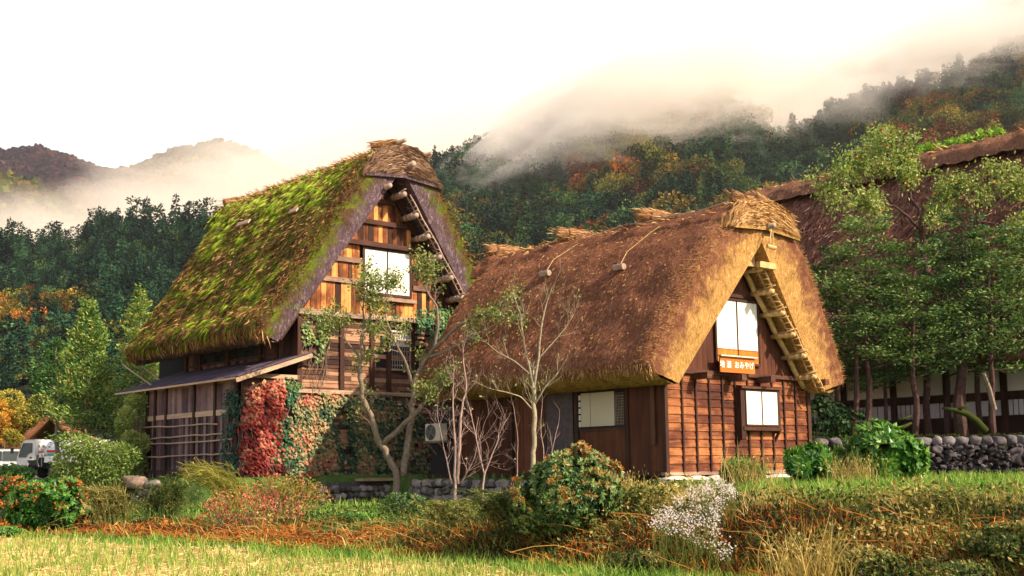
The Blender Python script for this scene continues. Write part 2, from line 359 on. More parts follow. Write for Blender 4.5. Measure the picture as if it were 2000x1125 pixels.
# tree templates as arrays (unit height 1)
def tpl_conifer(n=46, seed=0, wid=.2, drop=.35, low=.06):
    b = B(); z_ = np.linspace(low, .97, n) ** .9; a = np.arange(n) * 2.4 + seed
    r = wid * (1 - z_) ** .75 + .012; r = r * RNG.uniform(.75, 1.15, n)
    p = np.stack([np.zeros(n), np.zeros(n), z_], 1); d = np.stack([np.cos(a), np.sin(a), -drop * np.ones(n)], 1)
    for k_ in range(3):
        dd = d + rdir(n) * .28; leaves(b, p + nrm(d) * r[:, None] * .15 * k_, dd, r * (1.25 - .2 * k_), r * .8 + .012, RNG.uniform(.25, .75, n), .3)
    # ruffles along the outside
    k_ = 150; zz = RNG.uniform(low, .97, k_); aa = RNG.uniform(0, 6.283, k_); rr = wid * (1 - zz) ** .75 * RNG.uniform(.55, 1.0, k_)
    leaves(b, np.stack([np.cos(aa) * rr, np.sin(aa) * rr, zz], 1), np.stack([np.cos(aa), np.sin(aa), RNG.uniform(-.8, .3, k_)], 1), .055, .035, RNG.uniform(.35, .95, k_))
    leaves(b, np.array([[0, 0, .9]]), np.array([[0, 0, 1.]]), .12, .03, .5)
    b.tube([(0, 0, 0), (0, 0, .5), (0, 0, .9)], [.014, .01, .004], 4, -1.)
    return b
def tpl_round(n=420, lumps=12, rx=.33, rz=.34, cz=.62, leaf=.06, shell=.6):
    b = B(); p = []; 
    for _ in range(lumps):
        c, d = ell(n // lumps, (0, 0, 0), (.16, .16, .12), .75); o = rdir(1)[0] * np.array([rx * .62, rx * .62, rz * .66]); q = c + o + np.array([0, 0, cz])
        leaves(b, q, d + rdir(len(q)) * .8 + [0, 0, .1], leaf * RNG.uniform(.6, 1.3, len(q)), leaf * .8, np.clip(.5 + (d[:, 2]) * .12 + RNG.normal(size=len(q)) * .15, 0, 1))
    b.tube([(0, 0, 0), (.01, 0, .3), (.02, .01, .6)], [.02, .014, .008], 4, -1.)
    return b
def tpl_pine(n=9):
    b = B()
    for i in range(n):
        z_ = .35 + .6 * i / n + random.uniform(-.03, .03); a = random.uniform(0, 6.28); r = .26 * (1.05 - z_) ** .6 * random.uniform(.5, 1.2)
        c = np.array([math.cos(a) * r * .6, math.sin(a) * r * .6, z_]); p, d = ell(34, c, (r * .7 + .05, r * .7 + .05, .035), .4)
        leaves(b, p, d * [1, 1, .4] + [0, 0, .25], .06, .035, np.clip(.5 + d[:, 2] * .25 + RNG.normal(size=34) * .12, 0, 1))
        b.tube([(0, 0, z_ - .05), c], [.007, .003], 3, -1., False)
    b.tube([(0, 0, 0), (.012, .01, .5), (0, 0, .93)], [.016, .011, .004], 4, -1.)
    return b
def merged(b):
    return np.concatenate(b.v), {k: np.concatenate(a) for k, a in b.f.items()}, np.concatenate(b.t)
TC = [merged(tpl_conifer(34, s)) for s in range(3)]
TCW = [merged(tpl_conifer(40, s, .3, .15, .1)) for s in range(2)]
TR = [merged(tpl_round()) for s in range(4)]
TP = [merged(tpl_pine(8 + s)) for s in range(3)]
def place(b, T, pos, h, w_, tint, rot, shade=2):
    v, fs, t_ = T; c, s_ = math.cos(rot), math.sin(rot)
    q = np.stack([(v[:, 0] * c - v[:, 1] * s_) * w_, (v[:, 0] * s_ + v[:, 1] * c) * w_, v[:, 2] * h], 1) + pos
    tt = np.where(t_ < 0, 0, np.clip(tint + (t_ - .5) * .13, 0, 1) + 2 * shade)
    for (k, mi), f in fs.items(): b.f.setdefault((k, mi), []).append(f + b.n)
    b.v.append(q); b.t.append(tt); b.n += len(q)
# one ramp for the whole wood: species by tint  (0 cedar blue-green, .3 green, .5 olive, .65 yellow, .8 orange, 1 rust)
WOODR = [(0, (.017, .048, .036)), (.14, (.026, .078, .044)), (.3, (.050, .105, .038)), (.45, (.11, .14, .035)), (.58, (.21, .17, .035)), (.7, (.30, .17, .03)), (.82, (.27, .085, .02)), (1, (.16, .045, .02))]
mwood = leafm('mixed_forest_foliage', WOODR, .15, .8, .1, .0, .11)
mwoodi = leafm('single_tree_foliage', WOODR, .15, .8, .1, .06, .13)
mtrunk_far = plain('far_bark', (.09, .07, .055), .9, .3, 3)
HLM = [mhill]
left_crest = [(-600, 500), (-200, 496), (0, 505), (60, 500), (120, 500), (200, 478), (260, 478), (320, 470), (400, 462), (460, 460), (600, 470), (900, 500)]
SL = hill('hill_left', left_crest, 150, 560, 905, mhill, -700, 900, 90, 40)
rc = [(700, 420), (780, 380), (870, 330), (950, 310), (1050, 300), (1180, 268), (1250, 258), (1400, 218), (1460, 228), (1520, 280), (1620, 262), (1700, 228), (1780, 190), (1850, 155), (1920, 125), (2000, 110), (2300, 60), (2700, 20)]
SR = hill('mountain_right', rc, 160, 820, 900, mhill, 700, 2600, 110, 50, .85, 9.)
rc2 = [(500, 520), (780, 370), (860, 318), (1000, 262), (1200, 170), (1400, 140), (1600, 160), (1700, 150), (1850, 85), (2000, 62), (2400, 0), (2800, -40)]
SR2 = hill('mountain_behind', rc2, 850, 1250, 600, mhill, 500, 2700, 70, 16, .9, 12.)
def forest(name, S, n, px, tr, hh, chooser, jit=1.0):
    b = B(); p = RNG.uniform(px[0], px[1], n); t_ = RNG.uniform(tr[0] ** 2 if tr[0] > 0 else 0, tr[1] ** 2, n) ** .5; pos = S(p, t_)
    for i in range(n):
        sp, tint, hs = chooser(p[i], t_[i], pos[i]); T = random.choice(sp); h = hh * hs * random.uniform(.75, 1.2)
        place(b, T, pos[i] - [0, 0, h * .12], h, h * random.uniform(.85, 1.25), tint, random.uniform(0, 6.28), random.choice([0, 0, 1, 1, 2, 2, 3, 4]))
    return tag(b.build(name, mwood, loc=(0, pos[:, 1].min(), 0)), None, None, None, 'stuff')
def chL(px, tt, q):
    r = random.random(); k = fbm(q, .012, 2) + random.uniform(-.25, .25)
    if k > .30: return TR, random.uniform(.45, .8), .8
    if r < .45: return TC, random.uniform(0, .12), 1.1
    if r < .7: return TP, random.uniform(.05, .2), 1.0
    return TR, random.uniform(.12, .34), .85
def chR(px, tt, q):
    k = fbm(q, .010, 3) + random.uniform(-.28, .28); r = random.random()
    ced = (tt < .36 and 880 < px < 1450) or (px > 1790 and tt < .6 and r < .6)
    if ced and r < .75: return TC, random.uniform(0, .1), 1.05
    if k > .20: return TR, random.choice([.45, .5, .55, .6, .66, .74, .82, .9]) + random.uniform(-.05, .05), .95
    if k > -.05: return (TR if r < .7 else TC), (random.uniform(.25, .52) if r < .7 else random.uniform(.05, .2)), .95
    return (TR if r < .35 else TC if r < .75 else TP), random.uniform(.04, .33), 1.05
f_ = forest('forest_on_left_hill', SL, 2000, (-600, 760), (.1, 1), 16, chL); tag(f_, 'dark mixed forest of green conifers and a few orange trees covering the left hill', 'forest')
f_ = forest('forest_on_right_mountain', SR, 3400, (705, 2400), (.12, 1), 23, chR); tag(f_, 'autumn forest of green, yellow and rust trees covering the right mountainside', 'forest')
f_ = forest('forest_in_the_mist', SR2, 1100, (700, 2450), (.2, 1), 26, chR); tag(f_, 'misty forest on the upper ridge behind the right mountainside', 'forest')
# single trees one can tell apart
def proto_tree(name, T, h, wd, label, cat, group):
    v, fs, t_ = T; ob = thing(name, label, cat, (0, 0, 0), group)
    q = v * [wd, wd, h]; isT = t_ < 0
    for nm, sel, mt in (('crown', False, mwoodi), ('trunk', True, mtrunk_far)):
        b = B(); b.v = [q]; b.n = len(q); b.t = [np.where(t_ < 0, .5, t_)]
        for k, f in fs.items():
            s_ = isT[f[:, 0]] == sel
            if s_.any(): b.f[k] = [f[s_]]
        # drop unused verts
        used = np.unique(np.concatenate([a[0].ravel() for a in b.f.values()])); mp = np.full(len(q), -1); mp[used] = np.arange(len(used))
        b.v = [q[used]]; b.t = [b.t[0][used]]; b.f = {k: [mp[a[0]]] for k, a in b.f.items()}; b.n = len(used)
        b.build(nm, mt, ob)
    return ob
def tinted(T, tint):
    v, fs, t_ = T; return v, fs, np.where(t_ < 0, -1, np.clip(tint + (t_ - .5) * .16, 0, 1) + 4)
ORD = 'first second third fourth fifth sixth seventh eighth ninth tenth eleventh twelfth thirteenth fourteenth fifteenth sixteenth seventeenth eighteenth nineteenth'.split()
def single_row(kind, name, Ts, h, wd, tint, spots, S, label, cat, group):
    pr = [proto_tree(name, tinted(T, tint), h, wd, label, cat, group) for T in Ts]; used = set(); outs = []
    px = np.array([s_[0] for s_ in spots], float); tt = np.array([s_[1] for s_ in spots], float); pos = S(px, tt)
    for i, q in enumerate(pos):
        k = i % len(pr); sc = spots[i][2] * random.uniform(.9, 1.12); q = q - [0, 0, h * .1]; rz = random.uniform(0, 6.28)
        if k not in used: used.add(k); o = pr[k]; o.location = q; o.rotation_euler = (0, 0, rz); o.scale = (sc, sc, sc)
        else: o = dup(pr[k], q, rz, sc)
        outs.append((px[i], o))
    outs.sort(key=lambda x: x[0])
    if len(outs) <= 20:
        for i, (_, o) in enumerate(outs):
            o['label'] = ('leftmost ' if i == 0 else 'rightmost ' if i == len(outs) - 1 else ORD[i] + ' from the left, ') + label
sp = [(x + random.uniform(-7, 7), random.uniform(.93, 1), random.uniform(.7, 1.25)) for x in np.linspace(-20, 480, 36)]
single_row(0, 'conifer', TP, 21, 22, .07, sp[::2], SL, 'dark flat-topped pine on the crest of the left hill', 'pine', 'pines along the crest of the left hill')
single_row(0, 'cedar', TC, 21, 22, .03, sp[1::2], SL, 'dark pointed cedar on the crest of the left hill', 'cedar', 'cedars along the crest of the left hill')
sp = [(random.uniform(890, 1470), random.uniform(.16, .34), random.uniform(.8, 1.15)) for _ in range(70)]
single_row(0, 'cedar', TC, 19, 22, .05, sp, SR, 'blue-green cedar low on the slope behind the ridge of the brown thatched house', 'cedar', 'cedars behind the brown thatched house')
sp = [(1320, .62, 1.25), (1325, .60, .9), (1160, .55, 1.1), (1215, .6, 1), (1130, .62, .9), (1270, .66, 1.0), (1450, .4, 1.1), (1080, .45, 1.1), (905, .5, 1), (880, .42, 1)]
single_row(0, 'maple', TR[:2], 24, 29, .64, sp[:1] + sp[6:], SR, 'yellow autumn tree on the middle of the right mountainside', 'tree', 'yellow trees on the right mountainside')
single_row(0, 'maple', TR[2:], 23, 30, .84, sp[2:6], SR, 'rust red tree in the orange patch of the right mountainside', 'tree', 'rust trees on the right mountainside')
sp = [(1375, .93, 1.5), (1400, .95, 1.7), (1425, .95, 1.5), (1350, .9, 1.1)]
single_row(0, 'pine', TP, 20, 22, .08, sp, SR, 'tall dark pine on the knoll rising out of the mist', 'pine', 'pines on the misty knoll')
sp = [(1850, .6, 1.5), (1870, .58, 1.7), (1830, .62, 1.4), (1905, .6, 1.3), (1960, .5, 1.2), (1745, .36, 1.2), (1760, .34, 1)]
single_row(0, 'cedar', TC, 20, 22, .04, sp, SR, 'tall dark cedar high on the slope above the large back roof', 'cedar', 'cedars above the large back roof')

# far hills beyond the valley
FARR = [(0, (.02, .045, .015)), (.3, (.10, .12, .02)), (.55, (.09, .05, .02)), (.75, (.05, .02, .02)), (1, (.03, .015, .025))]
mfar = leafm('far_forest_foliage', FARR, .1, .9, .05, 0, .035)
def clumps(name, S, n, px, r0, tf, label):
    b = B(); p = RNG.uniform(px[0], px[1], n); t_ = RNG.uniform(.05, 1, n); pos = S(p, t_); v, f = ICO1
    for i in range(n):
        r = r0 * random.uniform(.6, 1.3); q = v * (1 + RNG.normal(size=(len(v), 1)) * .24) * [r, r, r * 1.0]
        b.add(q + pos[i], f, np.clip(tf(p[i], t_[i], pos[i]) + random.gauss(0, .12) + RNG.normal(size=len(v)) * .05, 0, 1) + 2 * random.choice([0, 1, 1, 2, 2, 3]))
    return tag(b.build(name, mfar, loc=(0, pos[:, 1].min(), 0)), label, 'forest', None, 'stuff')
f1c = [(-600, 330), (-200, 325), (0, 318), (60, 305), (100, 302), (150, 312), (200, 336), (260, 325), (350, 284), (430, 268), (480, 282), (560, 326), (640, 345), (800, 390), (1000, 420)]
SF1 = hill('far_mountain', f1c, 1500, 2300, 480, mhillf, -700, 1000, 110, 30, .9, 22., .004)
clumps('forest_on_far_mountain', SF1, 9000, (-300, 760), 8, lambda p, t, q: .72 + fbm(q, .004, 2) * .5, 'purple-brown autumn forest on the far mountain across the valley')
f0c = [(-600, 260), (-100, 335), (0, 345), (60, 362), (110, 395), (160, 432), (210, 470), (300, 520), (500, 560)]
SF0 = hill('far_green_spur', f0c, 1000, 1350, 560, mhillf, -700, 500, 70, 20, .9, 10., .008)
clumps('forest_on_green_spur', SF0, 2600, (-300, 320), 6.5, lambda p, t, q: .22 + .2 * t + fbm(q, .01, 2) * .4, 'yellow-green forest on the sunlit spur at the far left')

# ================================================================ thatched houses
VR = 21.8026; VL = 36.46   # gable wall planes of the two houses
m_thR = thatch('brown_thatch', (.66, .36, .115), (.93, .67, .32), (.095, .033, .017), (.25, .10, .055), (.50, .25, .145))
m_thL = thatch('mossy_thatch', (.14, .09, .105), (.52, .40, .38), (.035, .02, .010), (.10, .055, .025), (.22, .13, .055), ((.04, .075, .008), (.20, .26, .02)), .62)
m_thB = thatch('old_red_thatch', (.3, .13, .08), (.5, .28, .2), (.08, .034, .018), (.25, .115, .065), (.56, .31, .20))
m_straw = leafm('loose_straw', [(0, (.06, .025, .012)), (.35, (.24, .11, .04)), (.7, (.56, .33, .13)), (1, (.75, .52, .28))], .1, .8, .1, 0)
m_bundle = thatch('bundled_straw', (.5, .27, .1), (.72, .45, .22), (.15, .06, .03), (.36, .18, .09), (.6, .36, .2))
m_moss = leafm('moss_tufts', [(0, (.05, .028, .010)), (.3, (.09, .085, .012)), (.6, (.17, .26, .018)), (.85, (.33, .48, .03)), (1, (.50, .62, .08))], .15, .8, .1, 0)
m_bam = plain('bamboo_and_rope', (.52, .34, .14), .55, .3, 5)
m_oldlog = plain('weathered_log_ends', (.34, .24, .18), .8, .35, 6)
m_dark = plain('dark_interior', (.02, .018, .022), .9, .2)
m_shoji = wood('white_paper_panel', (.50, .46, .40), (.74, .71, .64), (.86, .84, .79), 'z', .25, .1, .25, .1, .1)
m_shoji2 = plain('cream_blind_panel', (.50, .43, .33), .7, .05, 1.5)
m_gl = plain('dark_window_glass', (.03, .04, .06), .12, .3, 2, .6)
m_sid = wood('lapped_red_brown_boards', (.022, .006, .004), (.11, .029, .012), (.38, .14, .048), 'u', 1.0, .42, .75, .7)
m_sidv = wood('upright_red_brown_boards', (.035, .010, .006), (.085, .026, .013), (.17, .055, .025), 'z', 1, .4, .3)
m_post = wood('dark_brown_posts', (.022, .010, .008), (.055, .022, .014), (.12, .05, .03), 'z', 1, .4, .4)
m_beamu = wood('dark_brown_beams', (.03, .012, .009), (.08, .032, .02), (.20, .09, .05), 'u', 1, .4, .4)
m_org = wood('golden_cedar_panels', (.20, .05, .008), (.52, .17, .02), (.78, .36, .08), 'z', 1, .3, .3)
m_sign = wood('orange_sign_board', (.40, .09, .012), (.55, .14, .02), (.66, .22, .05), 'u', .8, .2, .3)
m_oldo = wood('old_orange_boards', (.035, .012, .006), (.22, .065, .016), (.66, .30, .085), 'z', 1, .8, .9, .8)
m_oldu = wood('grey_weathered_planks', (.03, .013, .010), (.13, .06, .038), (.40, .22, .13), 'u', 1, .7, .7, .8)
m_oldb = wood('weathered_beams', (.05, .03, .025), (.20, .12, .085), (.48, .33, .22), 'u', 1, .5, .5, .8)
m_shed = wood('purple_brown_shed_boards', (.018, .010, .014), (.085, .045, .055), (.26, .16, .15), 'z', 1, .7, .6, .7)
m_shroof = wood('shed_roof_boards', (.03, .02, .035), (.075, .05, .075), (.17, .12, .15), 'v', .8, .5, .5)
m_rail = wood('pale_weathered_rails', (.2, .12, .09), (.42, .28, .19), (.6, .44, .3), 'v', 1, .3, .3)
m_white = plain('white_paint', (.80, .78, .74), .4, .05)
m_wtext = plain('white_lettering', (.85, .84, .82), .6, .02)
m_foun = plain('pale_foundation_stone', (.55, .50, .42), .85, .25, 1.5)

def lerpn(tab, x): return np.interp(x, [q[0] for q in tab], [q[1] for q in tab])
def resample(pts, n):
    pts = np.array(pts, float); s_ = np.concatenate([[0], np.cumsum(np.linalg.norm(np.diff(pts, axis=0), axis=1))]); x = np.linspace(0, s_[-1], n)
    return np.stack([np.interp(x, s_, pts[:, 0]), np.interp(x, s_, pts[:, 1])], 1)
def roof(name, parent, mat, uc, vw, oe, oa, ze, za, outer, inner, v1, disp=.07, R=.55, n=120, step=.16):
    """outer / inner: right half profiles as (h, z) from ridge to eave; the overhang grows from the eave (oe) to the apex (oa)"""
    O = resample(outer, n // 2 + 1); I = resample(inner, n // 2 + 1)
    O = np.concatenate([O[::-1] * [-1, 1], O[1:]]); I = np.concatenate([I[::-1] * [-1, 1], I[1:]]); n = len(O)
    ov = lambda z: oe + (oa - oe) * np.clip((z - ze) / (za - ze), 0, 1)
    dirs = nrm(I - O)
    ds = np.concatenate([[0, .03, .08, .15, .24, .35, .5, .7], np.arange(.7, 100, step)[1:]])
    rows = []; tints = []; Ltot = v1 - (vw - oe); ds = ds[ds < Ltot - .5]; back = Ltot - ds[-1]
    dlist = list(ds); nb = [x for x in (.35, .2, .1, .03, 0)]
    VV = []
    for d in dlist:
        sh = R * (1 - math.sqrt(max(0, 1 - (1 - min(d / R, 1)) ** 2))) * .55
        o2 = O + dirs * sh; vv_ = (vw - ov(O[:, 1])) + d * (v1 - .5 - (vw - ov(O[:, 1]))) / (Ltot - .5) * 1.0
        rows.append((o2, vv_)); tints.append(np.full(n, .3 * max(0, 1 - d / .4)))
    for d in nb:
        sh = R * (1 - math.sqrt(max(0, 1 - (1 - min(d / R, 1)) ** 2))) * .55
        rows.append((O + dirs * sh, np.full(n, v1 - d))); tints.append(np.full(n, max(0, 1 - d / .6)))
    b = B(); m_ = len(rows)
    pts = np.stack([W(uc + r[0][:, 0], r[1], r[0][:, 1]) for r in rows])  # m,n,3
    # displacement along the outward normal
    du_ = np.gradient(pts, axis=0); dv_ = np.gradient(pts, axis=1); nn_ = nrm(np.cross(du_, dv_)); 
    cen = W(np.array(uc), np.array(0.), np.array(outer[0][1] - 4.)); sgn = np.sign(np.sum(nn_ * (pts - (cen + (pts @ V)[..., None] * V)), -1, keepdims=True)); nn_ = nn_ * sgn
    dd = np.array([fbm(q, 1.1, 4) * 1.0 + fbm(q, 6, 2) * .45 for q in pts.reshape(-1, 3)]).reshape(m_, n, 1) * disp
    fade = np.clip(np.array(dlist + [0] * len(nb)) / .3, .35, 1)[:, None, None]
    pts = pts + nn_ * dd * fade
    i, j = np.meshgrid(np.arange(m_ - 1), np.arange(n - 1), indexing='ij'); i = i.ravel(); j = j.ravel()
    q = np.stack([i * n + j, i * n + j + 1, (i + 1) * n + j + 1, (i + 1) * n + j], 1)
    b.add(pts.reshape(-1, 3), q[:, ::-1], np.concatenate(tints))
    # inner face
    vin = (vw - ov(I[:, 1])); ks = np.linspace(0, 1, 40)
    ip = np.stack([W(uc + I[:, 0], vin + (v1 - vin) * k, I[:, 1]) for k in ks]); i, j = np.meshgrid(np.arange(39), np.arange(n - 1), indexing='ij'); i = i.ravel(); j = j.ravel()
    tin = np.repeat(np.clip(1 - ks * 4, .25, 1), n)
    b.add(ip.reshape(-1, 3), np.stack([i * n + j, i * n + j + 1, (i + 1) * n + j + 1, (i + 1) * n + j], 1), tin)
    def cap(A, C, tt, k=9, dis=.10, flip=False):
        s_ = np.linspace(0, 1, k)[:, None, None]; g = A[None] * (1 - s_) + C[None] * s_
        nrm_ = -V if not flip else V
        w_ = np.sin(np.linspace(0, math.pi, k))[:, None]
        g = g + (np.array([fbm(x, 2.2, 4) + fbm(x, 9, 2) * .5 for x in g.reshape(-1, 3)]).reshape(k, -1)[..., None] * dis * w_[..., None]) * nrm_
        N_ = A.shape[0]; i, j = np.meshgrid(np.arange(k - 1), np.arange(N_ - 1), indexing='ij'); i = i.ravel(); j = j.ravel()
        b.add(g.reshape(-1, 3), np.stack([i * N_ + j, (i + 1) * N_ + j, (i + 1) * N_ + j + 1, i * N_ + j + 1], 1), tt)
    cap(pts[0], ip[0], np.repeat(np.linspace(.12, 1.0, 9) ** .85, n)); cap(pts[-1], ip[-1], 1.0, flip=True)
    # eave undersides
    for e_, sg in ((0, 1), (n - 1, -1)):
        A = pts[:, e_]; C = W(np.full(m_, uc + I[e_, 0]), rows_v(rows, e_), np.full(m_, I[e_, 1])); k = 7; s_ = np.linspace(0, 1, k)[:, None, None]
        g = A[None] * (1 - s_) + C[None] * s_; w_ = np.sin(np.linspace(0, math.pi, k))[:, None, None]
        g = g - Z * w_ * (.10 + np.array([fbm(x, 3, 3) for x in g.reshape(-1, 3)]).reshape(k, m_, 1) * .12)
        i, j = np.meshgrid(np.arange(k - 1), np.arange(m_ - 1), indexing='ij'); i = i.ravel(); j = j.ravel()
        b.add(g.reshape(-1, 3), np.stack([i * m_ + j, (i + 1) * m_ + j, (i + 1) * m_ + j + 1, i * m_ + j + 1], 1), .62)
    ob = b.build(name, mat, parent, smooth=True)
    return ob, pts, nn_, O
def rows_v(rows, e_): return np.array([r[1][e_] for r in rows])
def straw_bits(b, pts, nn_, n, rows, cols, ln, wd, tint, along=None, lift=.35):
    """straw lying on a roof face, rows/cols select a part of its grid"""
    i = RNG.integers(rows[0], rows[1], n); j = RNG.integers(cols[0], cols[1], n); a = RNG.random((n, 1)); c = RNG.random((n, 1))
    p = (pts[i, j] * (1 - a) + pts[i + 1, j] * a) * (1 - c) + (pts[i, np.minimum(j + 1, pts.shape[1] - 1)] * (1 - a) + pts[i + 1, np.minimum(j + 1, pts.shape[1] - 1)] * a) * c
    N_ = nn_[i, j]; dn = nrm((-Z)[None] - N_ * (N_ @ (-Z))[:, None]); d = dn if along is None else along
    r = rdir(n); d = nrm(d + r * .45 + N_ * lift)
    blades(b, p + N_ * .01, d, ln * RNG.uniform(.5, 1.4, n), wd, tint if np.ndim(tint) else np.clip(tint + RNG.normal(size=n) * .22, 0, 1), .2)
    return p
def log_(b, a, c, r, t=.5, n=9): b.tube([a, (np.asarray(a) + c) / 2, c], [r, r * 1.04, r * .95], n, t)
def purlins(parent, uc, vw, inner, nk, r, mat, mat2, side=1, o0=.05, o1=.85, name='purlin_end'):
    (h0, z0), (h1, z1) = inner[0], inner[-1]
    for k in range(nk):
        f = (k + .6) / nk; h = side * (h0 + (h1 - h0) * f - .22); z_ = z0 + (z1 - z0) * f - .12
        b = B(); log_(b, P(uc + h, vw + .1, z_), P(uc + h, vw - o1, z_), r, .5)
        for q in (.25, .45, .62): a = P(uc + h, vw - q * 1.2, z_); b.tube([a + V * .04, a, a - V * .04], r * 1.22, 9, .9)
        b.tube([P(uc + h + .09, vw - .1, z_ + .14), P(uc + h, vw - .5, z_ + .1), P(uc + h - .05, vw - o1 - .12, z_ + .16)], .028, 5, .6)
        b.build(name, mat, parent, smooth=True)
def rafter_ladder(parent, uc, vw, inner, nk, mat, name='bamboo_lashing', o=.62, side=1):
    (h0, z0), (h1, z1) = inner[0], inner[-1]; b = B()
    for dv in (-.12, .12):
        L_ = [P(uc + side * (h0 + (h1 - h0) * f - .06 + .02 * math.sin(f * 23)), vw - o + dv + .02 * math.sin(f * 31), z0 + (z1 - z0) * f - .04) for f in np.linspace(.08, 1.02, 14)]; b.tube(L_, .032, 6, .5)
    for k in range(nk):
        f = .1 + .9 * (k + .5) / nk; c = P(uc + side * (h0 + (h1 - h0) * f - .1), vw - o, z0 + (z1 - z0) * f - .05)
        b.tube([c - V * .2 + Z * random.uniform(-.05, .05), c - U * side * .05, c + V * .2 + Z * random.uniform(-.06, .06)], .02, 5, .8)
    b.build(name, mat, parent, smooth=True)

# ---------------------------------------------------------------- brown thatched shop house (right)
uR = 28.45
RH = thing('thatched_house', 'smaller brown thatched farmhouse with red-brown lapped boards and white paper windows', 'house', P(uR, VR + 5, 1.25))
outR = [(0, 9.25), (.7, 9.15), (1.45, 8.8), (2.2, 8.2), (3.1, 7.1), (4.0, 5.7), (4.65, 4.75), (4.80, 4.40), (4.72, 4.18)]
innR = [(0.0, 8.15), (3.45, 3.86)]
thR, ptR, nR, OR = roof('thatch_roof', RH, m_thR, uR, VR, .62, 1.1, 4.0, 8.6, outR, innR, 31.7, .06)
m_, n_ = ptR.shape[:2]
b = B(); straw_bits(b, ptR, nR, 5500, (8, m_ - 2), (1, n_ // 2), .12, .018, .30, lift=.10)
straw_bits(b, ptR, nR, 2600, (0, 7), (1, n_ - 2), .12, .02, .7, -V[None] * np.ones((2600, 1)), .1)
straw_bits(b, ptR, nR, 1500, (0, m_ - 2), (0, 2), .2, .022, .5, lift=.0)
straw_bits(b, ptR, nR, 600, (0, m_ - 2), (n_ - 3, n_ - 2), .2, .022, .6, lift=.0)
b.build('loose_straw', m_straw, thR)
# ridge cap
def ridge_cap(parent, mat, uc, v0, v1, prof, seed=0, name='ridge_cap', droop=.0, n=44):
    pr = resample([(-h, z_) for h, z_ in prof[::-1]] + list(prof[1:]), n); vs_ = np.concatenate([[v0, v0 + .04, v0 + .12, v0 + .3], np.arange(v0 + .45, v1, .2), [v1]])
    b = B(); rows = []
    for k, v_ in enumerate(vs_):
        s_ = .86 if k == 0 else (.95 if k == 1 else 1.)
        c = pr.mean(0); q = c + (pr - c) * s_; rows.append(W(uc + q[:, 0], np.full(n, v_), q[:, 1]))
    g = np.stack(rows); g = g + np.array([[fbm(x + seed, 1.6, 3), 0, fbm(x + 9 + seed, 2.5, 4)] for x in g.reshape(-1, 3)]).reshape(g.shape) * .13
    m_ = len(vs_); i, j = np.meshgrid(np.arange(m_ - 1), np.arange(n - 1), indexing='ij'); i = i.ravel(); j = j.ravel()
    tt = np.repeat([.95 if k < 4 else .12 for k in range(m_)], n).astype(float)
    b.add(g.reshape(-1, 3), np.stack([i * n + j, (i + 1) * n + j, (i + 1) * n + j + 1, i * n + j + 1], 1), tt)
    lo = [(prof[-1][0] * k, prof[-1][1] + (prof[0][1] - prof[-1][1]) * (1 - abs(k)) * .12) for k in np.linspace(-1, 1, n)]
    for r_, k_ in ((0, 0), (m_ - 1, 1)):
        A = g[r_]; C = W(np.array([uc + q[0] for q in lo]), np.full(n, vs_[r_]), np.array([q[1] for q in lo])); j = np.arange(n - 1)
        b.add(np.concatenate([A, C]), np.stack([j, j + 1, j + 1 + n, j + n], 1), .95)
    return b.build(name, mat, parent, smooth=True), g
capR = [(0, 9.4), (.6, 9.33), (1.12, 9.12), (1.5, 8.8), (1.74, 8.38)]
rcR, gR = ridge_cap(RH, m_thR, uR, VR - 1.22, 32.3, capR)
def cap_straw(g, n, ln, wd, t0, parent, front=True, top=True, mat=None, rag=.3):
    b = B(); m_, k = g.shape[:2]
    if front:    # straw bent round the front end, lying across the ridge
        for _ in range(n):
            i = random.choice([0, 1, 1, 2, 2, 3]); j0 = random.randint(0, k - 9); j1 = j0 + random.randint(4, 8)
            L_ = g[i, j0:j1] + rdir(1) * .03 - V * random.uniform(.0, .05) + Z * random.uniform(-.02, .03); b.tube(L_, [random.uniform(.007, .014)] * len(L_), 3, np.full(len(L_), np.clip(random.gauss(t0, .2), 0, 1)), False)
    if front:   # and lying across the front face, sagging to both sides
        n2 = n * 2; A = g[0]; jj = RNG.integers(2, k - 2, n2); f_ = RNG.random((n2, 1)); mid = A[[0, -1]].mean(0); bot = A[jj] * 1.0; bot[:, 2] = A[0, 2] + (A[k // 2, 2] - A[0, 2]) * .12
        p_ = A[jj] * (1 - f_) + bot * f_; sd = np.sign((p_ - mid) @ U)[:, None]; ab = np.abs((p_ - mid) @ U)[:, None]
        d_ = U[None] * sd - Z * (.12 + .35 * ab) + rdir(n2) * .16 - V * .05; blades(b, p_ - V * RNG.uniform(.01, .05, (n2, 1)) - d_ * .2, d_, .5 * RNG.uniform(.5, 1.2, n2), .026, np.clip(RNG.normal(t0 + .12, .22, n2), 0, 1), .15)
    if top:
        n2 = n; i = RNG.integers(2, m_ - 1, n2); j = RNG.integers(k // 5, k - k // 5, n2); p = g[i, j] + rdir(n2) * .05
        d = U[None] * np.where(RNG.random((n2, 1)) < .5, 1, -1) + V[None] * RNG.normal(size=(n2, 1)) * .4 + Z * (RNG.random((n2, 1)) - .3) * rag
        blades(b, p, d, ln * RNG.uniform(.5, 1.3, n2), wd, np.clip(RNG.normal(t0 - .1, .22, n2), 0, 1), .3)
    return b.build('loose_straw', mat or m_straw, parent)
cap_straw(gR, 1300, .26, .026, .52, rcR, rag=.1)
